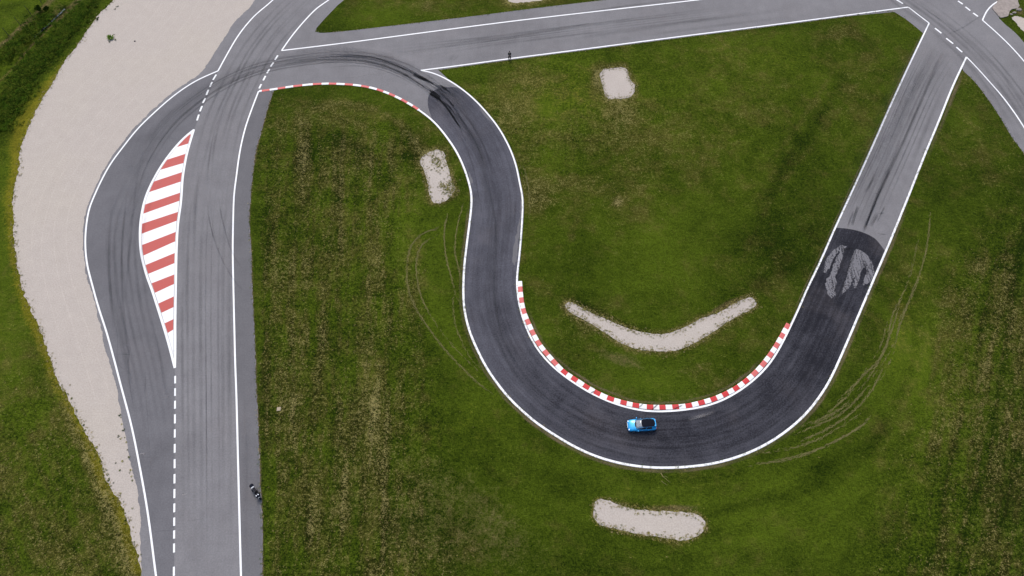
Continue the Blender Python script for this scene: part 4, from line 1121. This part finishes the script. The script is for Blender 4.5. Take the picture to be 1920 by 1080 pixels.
def leaf_cluster(name, n, rx, ry, rz, ls, mat, parent, seed=1, zc=0.0):
    rd = random.Random(seed); vs = []; fs = []
    lobes = [(rd.uniform(-.6, .6) * rx, rd.uniform(-.6, .6) * ry, rd.uniform(-.3, .5) * rz, rd.uniform(.35, .6)) for _ in range(9)]
    for i in range(n):
        lx, ly, lz, lr = rd.choice(lobes)
        d = Vector((rd.gauss(0, 1), rd.gauss(0, 1), rd.gauss(0, 1))).normalized() * lr * rd.uniform(0.5, 1.0)
        p_ = Vector((lx + d.x * rx, ly + d.y * ry, max(-zc * 0.95, lz + d.z * rz)))
        a = Vector((rd.gauss(0, 1), rd.gauss(0, 1), rd.gauss(0, 1))).normalized(); b_ = a.orthogonal().normalized()
        s = ls * rd.uniform(0.5, 1.2); k = len(vs)
        vs += [p_ - a * s, p_ + b_ * s * 0.5, p_ + a * s, p_ - b_ * s * 0.5]; fs.append((k, k + 1, k + 2, k + 3))
    o = mesh_obj(name, [(v_.x, v_.y, v_.z + zc) for v_ in vs], fs, mat, parent); return o
def bush(u, v, r, h, label, seed):
    e = empty("bush", (*G(u, v), -0.05))
    leaf_cluster("foliage", 900, r, r, h * 0.5, 0.11, M['leafd'], e, seed, h * 0.5)
    for k in range(3):
        a = k * 2.1; twig([(0.03 * k, 0, 0), (0.15 * math.cos(a), 0.15 * math.sin(a), h * 0.4), (0.35 * math.cos(a), 0.35 * math.sin(a), h * 0.8)], 0.04, "stem", e, M['stem'])
    tag(e, label, "bush", "bushes along the ditch")
bush(78, 22, 0.8, 1.6, "dark green bush standing tallest by the ditch and the fence post", 1)
bush(88, 18, 0.55, 0.8, "low dark bush leaning over the ditch right beside the tall bush", 2)
lf = fringe("long_grass", [[(0,115),(25,90),(50,66),(75,42),(95,22)], [(30,150),(60,120),(95,80),(130,45),(165,8)], [(5,200),(40,150),(80,110),(120,62),(150,25)], [(0,240),(20,205),(50,160)]], 2600, [M['leafd'], M['leaf'], M['leafg']], 1.3, 0.5, 1.15)
tag(lf, "long rank dark green grass on the ditch banks", "grass", kind='stuff')

# ------------------------------------------------------------------ blue hatchback
M['blue'] = simple("bright blue car paint", (0.005, 0.27, 0.58), 0.38, 0.4, 0.25, 0.5, var=0.05, vs=2)
M['glass'] = simple("dark car glass", (0.012, 0.014, 0.018), 0.05, 0.7, var=0.1)
M['screen'] = simple("windscreen glass", (0.22, 0.24, 0.25), 0.06, 0.9, 0.3, 1.0, var=0.75, vs=4.5)  # pale mottling in the base colour stands in for reflected sky
M['roofblack'] = simple("gloss black roof", (0.007, 0.008, 0.013), 0.7, 0.03, coat=0.0, var=0.2)
M['tyre'] = simple("tyre rubber", (0.008, 0.008, 0.009), 0.9, 0.08)
M['rim'] = simple("alloy rim", (0.5, 0.5, 0.52), 0.3, 0.5, 0.9)
M['trim'] = simple("black trim", (0.010, 0.010, 0.011), 0.7, 0.1)
M['lamp'] = simple("clear lamp", (0.75, 0.78, 0.8), 0.1, 0.7, 0.2, 0.8)
M['redlamp'] = simple("red lamp", (0.35, 0.01, 0.01), 0.15, 0.6)
M['plate'] = simple("white plate", (0.8, 0.8, 0.78), 0.5)
cx, cy = G(1202, 799)
fx, fy = G(1176, 800.3); rx_, ry_ = G(1228, 797.7)
car = empty("car", (cx, cy, ZN), math.atan2(fy - ry_, fx - rx_))
tag(car, "bright blue hatchback with a black roof driving round the dark hairpin bend", "car")
def loft(name, stations, mat, parent, sub=1, closed_ends=True):
    """stations: list of (x, [(y,z)...]) half sections from top centre to bottom centre; mirrored"""
    bm = bmesh.new(); rings = []
    for x_, sec in stations:
        full = [(y_, z_) for y_, z_ in sec] + [(-y_, z_) for y_, z_ in sec[::-1] if abs(y_) > 1e-6]
        rings.append([bm.verts.new((x_, y_, z_)) for y_, z_ in full])
    n = len(rings[0])
    for a, b_ in zip(rings[:-1], rings[1:]):
        for k in range(n): bm.faces.new((a[k], a[(k + 1) % n], b_[(k + 1) % n], b_[k]))
    if closed_ends: bm.faces.new(rings[0]); bm.faces.new(rings[-1][::-1])
    if sub: bmesh.ops.subdivide_edges(bm, edges=list(bm.edges), cuts=sub, use_grid_fill=True, smooth=0.6)
    return bm_obj(name, bm, mat, parent, True)
def sec(w, zd, zs, zb): return [(0, zd), (0.5 * w, zd - 0.012), (0.84 * w, zs + 0.03), (0.96 * w, zs - 0.06), (w, 0.60), (0.985 * w, 0.40), (0.92 * w, zb), (0, zb)]
body = loft("body", [(2.08, sec(.50, .60, .56, .34)), (2.03, sec(.70, .68, .62, .26)), (1.90, sec(.80, .76, .69, .21)), (1.62, sec(.865, .85, .77, .19)), (1.25, sec(.885, .92, .83, .18)), (.90, sec(.895, .97, .88, .18)),
   (.3, sec(.90, .98, .92, .18)), (-.5, sec(.90, .98, .94, .18)), (-1.2, sec(.90, 1.0, .96, .18)), (-1.65, sec(.88, 1.02, .97, .2)), (-1.95, sec(.81, 1.0, .93, .24)), (-2.04, sec(.74, .92, .82, .30)), (-2.07, sec(.62, .80, .72, .36))], M['blue'], car, 1)
# greenhouse: pillars in body colour, glass and roof set proud
def gh(x_, w, z): return (x_, w, z)
base = [(.98, .66, .965), (.60, .79, .96), (-.4, .815, .965), (-1.4, .80, .985), (-1.98, .62, .985)]
top = [(.05, .55, 1.40), (-.12, .585, 1.435), (-.6, .60, 1.475), (-1.3, .57, 1.455), (-1.72, .52, 1.40)]
bm = bmesh.new()
bl = [[bm.verts.new((x_, s * w, z)) for x_, w, z in base] for s in (1, -1)]; tl = [[bm.verts.new((x_, s * w, z)) for x_, w, z in top] for s in (1, -1)]
for i in (0, 1):
    for k in range(4): bm.faces.new((bl[i][k], bl[i][k + 1], tl[i][k + 1], tl[i][k]))
for k in range(4): bm.faces.new((tl[0][k], tl[0][k + 1], tl[1][k + 1], tl[1][k]))
bm.faces.new((bl[0][0], tl[0][0], tl[1][0], bl[1][0])); bm.faces.new((bl[0][4], bl[1][4], tl[1][4], tl[0][4]))
cabin = bm_obj("cabin_frame", bm, M['blue'], car, False)
def lerp(a, b_, f): return tuple(a[i] * (1 - f) + b_[i] * f for i in range(3))
def panel(name, quad, mat, push, inset=0.06, bulge=0.0, nu=6, nv=4):
    q_ = [Vector(p_) for p_ in quad]; nrm = (q_[1] - q_[0]).cross(q_[3] - q_[0]).normalized()
    ctr = sum(q_, Vector()) / 4
    if nrm.dot(ctr - Vector((-.6, 0, .9))) < 0: nrm = -nrm
    vs = []; fs = []
    for i in range(nu + 1):
        for j in range(nv + 1):
            a = inset + (1 - 2 * inset) * i / nu; b_ = inset + (1 - 2 * inset) * j / nv
            p_ = q_[0] * (1 - a) * (1 - b_) + q_[1] * a * (1 - b_) + q_[2] * a * b_ + q_[3] * (1 - a) * b_
            vs.append(p_ + nrm * (push + bulge * (1 - (2 * i / nu - 1) ** 2) * (1 - 0.3 * (2 * j / nv - 1) ** 2)))
    for i in range(nu):
        for j in range(nv):
            k = i * (nv + 1) + j; fs.append((k, k + 1, k + nv + 2, k + nv + 1))
    o = mesh_obj(name, vs, fs, mat, car, True)
    bm_ = bmesh.new(); bm_.from_mesh(o.data); bmesh.ops.solidify(bm_, geom=list(bm_.faces), thickness=-0.004); bmesh.ops.recalc_face_normals(bm_, faces=bm_.faces); bm_.to_mesh(o.data); bm_.free()
    return o
m1 = lambda p_: (p_[0], -p_[1], p_[2])
panel("windscreen", (base[0], m1(base[0]), m1(top[0]), top[0]), M['screen'], 0.012, 0.03, 0.05)
panel("rear_window", (m1(base[4]), base[4], top[4], m1(top[4])), M['glass'], 0.012, 0.08, 0.03)
# curved black roof following the roofline
vs = []; fs = []
roofline = [(.17, .535, 1.365)] + top[:-1] + [(-1.80, .51, 1.375)]
for i, (x_, w, z) in enumerate(roofline):
    for j in range(9):
        f = j / 4 - 1; vs.append((x_ - 0.06 * f * f * (i == 0), f * (w - 0.005), z + 0.014 + 0.035 * (1 - f * f)))
for i in range(5):
    for j in range(8): k = i * 9 + j; fs.append((k, k + 1, k + 10, k + 9))
roof = mesh_obj("roof", vs, fs, M['roofblack'], car, True)
for s in (1, -1):
    t_ = (lambda p_: p_) if s > 0 else m1
    for k0_, k1_ in ((0, 1), (1, 2), (2, 3)):
        panel("side_window", (t_(base[k0_]), t_(base[k1_]), t_(top[k1_]), t_(top[k0_])), M['glass'], 0.008, 0.07, 0.01)
# cowl strip at the foot of the windscreen
bm = bmesh.new(); pr = []
for y_ in np.linspace(-0.74, 0.74, 9):
    xx = 1.03 - 0.30 * (y_ / 0.74) ** 2; pr.append((bm.verts.new((xx + 0.06, y_, 0.985 - 0.05 * (y_ / 0.74) ** 2)), bm.verts.new((xx - 0.10, y_, 1.0 - 0.05 * (y_ / 0.74) ** 2))))
for a, b_ in zip(pr[:-1], pr[1:]): bm.faces.new((a[0], b_[0], b_[1], a[1]))
bm_obj("cowl", bm, M['trim'], car)
def cyl(name, c, r, w, mat, parent, seg=24, axis='Y', r2=None):
    bm = bmesh.new(); rot = Matrix.Rotation(PI / 2, 4, 'X') if axis == 'Y' else (Matrix.Rotation(PI / 2, 4, 'Y') if axis == 'X' else Matrix())
    bmesh.ops.create_cone(bm, cap_ends=True, segments=seg, radius1=r, radius2=r if r2 is None else r2, depth=w, matrix=Matrix.Translation(c) @ rot)
    bmesh.ops.bevel(bm, geom=[e for e in bm.edges if len(e.link_faces) == 2 and e.calc_face_angle(0) > 1.0], offset=min(r, w) * 0.12, segments=2, affect='EDGES')
    return bm_obj(name, bm, mat, parent, False)
for x_ in (1.28, -1.28):
    for s in (1, -1):
        wh = cyl("wheel", (x_, s * 0.80, 0.33), 0.33, 0.23, M['tyre'], car)
        cyl("rim", (x_, s * 0.905, 0.33), 0.22, 0.03, M['rim'], wh)
def box(name, c, d, mat, parent, bev=0.02, rz=0.0, rot=None):
    bm = bmesh.new(); bmesh.ops.create_cube(bm, size=1.0); bmesh.ops.scale(bm, vec=d, verts=bm.verts)
    bmesh.ops.bevel(bm, geom=list(bm.edges), offset=min(bev, min(d) * 0.45), segments=2, affect='EDGES')
    m_ = Matrix.Translation(c) @ (rot if rot is not None else Matrix.Rotation(rz, 4, 'Z'))
    bmesh.ops.transform(bm, matrix=m_, verts=bm.verts)
    return bm_obj(name, bm, mat, parent)
for s in (1, -1):
    mr = box("mirror", (0.72, s * 0.985, 1.0), (0.13, 0.2, 0.13), M['blue'], car, 0.04)
    box("headlight", (1.93, s * 0.60, 0.70), (0.16, 0.26, 0.07), M['lamp'], car, 0.03, -s * 0.5)
    box("tail_light", (-2.0, s * 0.62, 0.88), (0.10, 0.26, 0.10), M['redlamp'], car, 0.03, s * 0.3)
    for x_ in (0.05, -0.85): box("door_handle", (x_, s * 0.905, 0.80), (0.18, 0.03, 0.03), M['blue'], car, 0.01)
box("number_plate", (2.085, 0.02, 0.50), (0.03, 0.52, 0.12), M['plate'], car, 0.005)
box("number_plate", (-2.085, 0.0, 0.62), (0.03, 0.52, 0.12), M['plate'], car, 0.005)
box("bumper_grille", (2.04, 0, 0.36), (0.10, 0.9, 0.12), M['trim'], car, 0.03)
box("front_lip", (2.10, -0.05, 0.60), (0.05, 0.80, 0.05), M['plate'], car, 0.015)
# rear roof spoiler
box("spoiler", (-1.80, 0, 1.40), (0.22, 1.02, 0.035), M['blue'], car, 0.012)

# ------------------------------------------------------------------ motorcycle on the shoulder
mx, my = G(483.5, 925.5)
ax_, ay_ = G(492, 940); bx_, by_ = G(474.5, 911)
moto = empty("motorcycle", (mx, my, ZA), math.atan2(ay_ - by_, ax_ - bx_))
tag(moto, "black touring motorcycle with a white banded top case parked at the shoulder edge", "motorcycle")
M['mblack'] = simple("black gloss fairing", (0.004, 0.005, 0.011), 0.6, 0.08)
M['seat'] = simple("black seat vinyl", (0.006, 0.006, 0.007), 0.9, 0.05)
M['steel'] = simple("grey metal", (0.20, 0.19, 0.19), 0.4, 0.5, 0.6)
M['mseat'] = simple("grey seat", (0.030, 0.028, 0.031), 0.9, 0.05)
M['eng'] = simple("dark engine", (0.012, 0.012, 0.012), 0.8, 0.1)
M['mwhite'] = simple("plain white", (0.8, 0.8, 0.8), 0.4, 0.5)
for x_, nm in ((0.86, "front_wheel"), (-0.66, "rear_wheel")):
    bm = bmesh.new(); seg, sg2 = 28, 8; vv = []
    for i in range(seg):
        a = 2 * PI * i / seg
        for j in range(sg2):
            b_ = 2 * PI * j / sg2; rr = 0.26 + 0.065 * math.cos(b_)
            vv.append(bm.verts.new((x_ + rr * math.cos(a), 0.075 * math.sin(b_), 0.325 + rr * math.sin(a))))
    for i in range(seg):
        for j in range(sg2):
            bm.faces.new((vv[i * sg2 + j], vv[((i + 1) % seg) * sg2 + j], vv[((i + 1) % seg) * sg2 + (j + 1) % sg2], vv[i * sg2 + (j + 1) % sg2]))
    w_ = bm_obj(nm, bm, M['tyre'], moto, True)
    cyl("rim", (x_, 0, 0.325), 0.20, 0.05, M['steel'], w_)
def msec(w, zt, zb): return [(0, zt), (0.6 * w, zt - 0.03), (w, (zt + zb) / 2 + 0.05), (0.8 * w, zb + 0.04), (0, zb)]
loft("fairing", [(0.95, msec(.06, .86, .74)), (0.86, msec(.20, 1.0, .70)), (0.66, msec(.33, 1.10, .55)), (0.45, msec(.34, 1.05, .45)), (0.25, msec(.26, .98, .40)), (0.15, msec(.20, .92, .40))], M['mblack'], moto, 1)
loft("fuel_tank", [(0.34, msec(.10, 1.02, .80)), (0.22, msec(.22, 1.08, .72)), (0.0, msec(.22, 1.05, .70)), (-0.14, msec(.14, .94, .70))], M['seat'], moto, 1)
loft("seat", [(-0.12, msec(.10, .88, .74)), (-0.30, msec(.14, .86, .72)), (-0.50, msec(.15, .92, .76)), (-0.72, msec(.12, .94, .80))], M['mseat'], moto, 1)
loft("engine", [(0.35, msec(.16, .62, .25)), (0.1, msec(.24, .68, .18)), (-0.25, msec(.22, .66, .18)), (-0.45, msec(.12, .58, .28))], M['eng'], moto, 1)
loft("front_mudguard", [(1.18, msec(.06, .55, .50)), (1.0, msec(.09, .68, .60)), (0.78, msec(.09, .70, .60)), (0.6, msec(.05, .58, .50))], M['mblack'], moto, 1)
for s in (1, -1):
    box("white_spot", (0.56, s * 0.145, 1.115), (0.15, 0.14, 0.05), M['mwhite'], moto, 0.02, -s * 0.3, Matrix.Rotation(0.15, 4, 'Y'))  # two small white blocks set as white spots on the fairing
    box("headlight", (0.93, s * 0.07, 0.90), (0.06, 0.09, 0.08), M['lamp'], moto, 0.02)
    box("mirror", (0.52, s * 0.40, 1.16), (0.06, 0.14, 0.09), M['mblack'], moto, 0.02)
    if s < 0: box("side_case", (-0.55, s * 0.30, 0.66), (0.46, 0.12, 0.34), M['mblack'], moto, 0.05)
    box("fork", (0.80, s * 0.10, 0.58), (0.05, 0.05, 0.62), M['steel'], moto, 0.015, 0, Matrix.Rotation(-0.35, 4, 'Y'))
    cyl("handlebar_grip", (0.34, s * 0.34, 1.07), 0.03, 0.16, M['tyre'], moto, 12)
cyl("handlebar", (0.36, 0, 1.07), 0.016, 0.62, M['steel'], moto, 10)
tc = box("top_case", (-1.08, 0, 1.08), (0.50, 0.58, 0.30), M['mblack'], moto, 0.09)
box("case_band", (-0.80, 0, 1.08), (0.10, 0.44, 0.26), M['mwhite'], tc, 0.04)
box("crash_bar", (-0.30, 0.30, 0.72), (0.55, 0.06, 0.06), M['trim'], moto, 0.02, -0.25)
cyl("exhaust", (-0.55, -0.22, 0.36), 0.055, 0.7, M['steel'], moto, 14, 'X')
box("side_stand", (-0.02, 0.26, 0.16), (0.03, 0.03, 0.34), M['steel'], moto, 0.008, 0, Matrix.Rotation(0.5, 4, 'X'))

# ------------------------------------------------------------------ person on the edge line
def skinmesh(name, verts, edges, mat, parent, sub=1):
    """verts: (x,y,z,r[,r2])"""
    me_ = bpy.data.meshes.new(name); me_.from_pydata([v_[:3] for v_ in verts], edges, [])
    o = bpy.data.objects.new(name + "_src", me_); COL.objects.link(o)
    o.modifiers.new("skin", 'SKIN'); sm = o.modifiers.new("sub", 'SUBSURF'); sm.levels = sub
    for i, v_ in enumerate(verts):
        d = me_.skin_vertices[0].data[i]; d.radius = (v_[3], v_[4] if len(v_) > 4 else v_[3]); d.use_root = (i == 0)
    dg = bpy.context.evaluated_depsgraph_get(); dg.update()
    m2 = bpy.data.meshes.new_from_object(o.evaluated_get(dg)); m2.name = name
    bpy.data.objects.remove(o); bpy.data.meshes.remove(me_)
    m2.materials.clear(); m2.materials.append(mat)
    m2.polygons.foreach_set('use_smooth', [True] * len(m2.polygons))
    return link(bpy.data.objects.new(name, m2), parent)
px_, py_ = G(955.5, 111.3)
man = empty("person", (px_, py_, ZW + 0.003), 0.05); man.scale = (1.12,) * 3
tag(man, "person in black jacket and dark trousers standing on the white line, hands in front", "person")
M['skin'] = simple("skin", (0.48, 0.30, 0.22), 0.6, var=0.08)
M['cloth'] = simple("black cloth", (0.004, 0.004, 0.006), 1.0, 0.0)
M['trous'] = simple("dark navy trousers", (0.005, 0.006, 0.012), 1.0, 0.0)
M['shirt'] = simple("light shirt", (0.42, 0.42, 0.42), 0.8)
M['hair'] = simple("dark hair", (0.005, 0.004, 0.004), 0.95, 0.03)
# faces -Y (towards the hairpin)
V_ = [(0, 0, .95, .13, .10), (0, 0, 1.12, .125, .09), (0, 0, 1.30, .15, .10), (0, 0.005, 1.43, .10, .075), (0, -.005, 1.53, .055, .055), (0, -.02, 1.62, .075, .09), (0, -.02, 1.71, .078, .095), (0, -.015, 1.78, .05, .06)]
E_ = [(i, i + 1) for i in range(7)]
for s in (1, -1):
    b0 = len(V_)
    V_ += [(s * .17, 0.005, 1.42, .055), (s * .25, .02, 1.17, .043), (s * .13, -.17, 1.10, .034), (s * .075, -.225, 1.11, .026)]
    E_ += [(3, b0), (b0, b0 + 1), (b0 + 1, b0 + 2), (b0 + 2, b0 + 3)]
    b0 = len(V_)
    V_ += [(s * .095, 0, .86, .085), (s * .11, -.01, .50, .055), (s * .12, .02, .10, .038), (s * .125, -.11, .035, .035)]
    E_ += [(0, b0), (b0, b0 + 1), (b0 + 1, b0 + 2), (b0 + 2, b0 + 3)]
pb = skinmesh("body", V_, E_, M['skin'], man, 2)
for s in (1, -1):     # fingers curled round the thing held in front, thumb from the side of the palm
    for k in range(4):
        z_ = 1.135 - 0.019 * k; ln = (.036, .041, .038, .030)[k]
        skinmesh("finger", [(s * .075, -.235, z_, .009), (s * (.075 - ln * .5), -.262, z_, .0085), (s * (.070 - ln), -.268, z_ - .003, .0075)], [(0, 1), (1, 2)], M['skin'], pb, 1)
    skinmesh("thumb", [(s * .08, -.215, 1.13, .010), (s * .055, -.235, 1.16, .010), (s * .04, -.252, 1.168, .008)], [(0, 1), (1, 2)], M['skin'], pb, 1)
box("camera_held", (0, -.245, 1.12), (0.055, 0.03, 0.07), M['trim'], pb, 0.008)
J = [(0, 0, .88, .165, .125), (0, 0, 1.10, .155, .115), (0, 0, 1.30, .18, .125), (0, .005, 1.44, .125, .095), (0, .005, 1.50, .075, .075)]
JE = [(0, 1), (1, 2), (2, 3), (3, 4)]
for s in (1, -1):
    b0 = len(J); J += [(s * .18, .005, 1.42, .075), (s * .265, .02, 1.17, .060), (s * .145, -.16, 1.10, .046)]; JE += [(3, b0), (b0, b0 + 1), (b0 + 1, b0 + 2)]
skinmesh("jacket", J, JE, M['cloth'], man, 2)
T_ = [(0, 0, .93, .14, .11)]; TE = []
for s in (1, -1):
    b0 = len(T_); T_ += [(s * .105, 0, .84, .125), (s * .135, -.008, .50, .11), (s * .145, .015, .08, .10)]; TE += [(0, b0), (b0, b0 + 1), (b0 + 1, b0 + 2)]
skinmesh("trousers", T_, TE, M['trous'], man, 2)
for s in (1, -1): skinmesh("shoe", [(s * .12, .05, .045, .045), (s * .125, -.05, .045, .05), (s * .13, -.16, .035, .04)], [(0, 1), (1, 2)], M['trim'], man, 2)
skinmesh("hair", [(0, .045, 1.60, .075, .06), (0, .0, 1.74, .115, .15), (0, -.03, 1.80, .10, .13)], [(0, 1), (1, 2)], M['hair'], man, 2)
box("shirt_front", (0, -.132, 1.33), (0.07, 0.02, 0.22), M['shirt'], man, 0.008)
for s in (1, -1):
    box("ear", (s * .085, -.01, 1.66), (0.02, 0.03, 0.055), M['skin'], pb, 0.008)
    box("eye", (s * .03, -.112, 1.68), (0.022, 0.01, 0.010), M['hair'], pb, 0.003)
box("nose", (0, -.12, 1.65), (0.02, 0.03, 0.04), M['skin'], pb, 0.008); box("mouth", (0, -.108, 1.605), (0.045, 0.01, 0.010), M['redlamp'], pb, 0.003)

# ------------------------------------------------------------------ light
SUN_EL, SUN_AZ = math.radians(58), math.radians(-12)     # azimuth measured from +Y towards +X
w = bpy.data.worlds.new("World"); S.world = w; w.use_nodes = True
nt = w.node_tree; bg = nt.nodes["Background"]
sky = nt.nodes.new('ShaderNodeTexSky'); sky.sky_type = 'NISHITA'; sky.sun_disc = False
sky.sun_elevation = SUN_EL; sky.sun_rotation = SUN_AZ; sky.dust_density = 3.0; sky.air_density = 1.0; sky.ozone_density = 1.0
nt.links.new(sky.outputs[0], bg.inputs[0]); bg.inputs[1].default_value = 0.15
sd = bpy.data.lights.new("sun", 'SUN'); sd.energy = 1.5; sd.angle = math.radians(22); sd.color = (1.0, 0.96, 0.90)
so = bpy.data.objects.new("sun", sd); COL.objects.link(so)
dirv = Vector((math.sin(SUN_AZ) * math.cos(SUN_EL), math.cos(SUN_AZ) * math.cos(SUN_EL), math.sin(SUN_EL)))
so.rotation_euler = dirv.to_track_quat('Z', 'Y').to_euler(); so.location = (0, 60, 60)
vs_ = S.view_settings; vs_.view_transform = 'Standard'; vs_.look = 'None'; vs_.exposure = 0.6; vs_.gamma = 1.0; vs_.use_curve_mapping = False
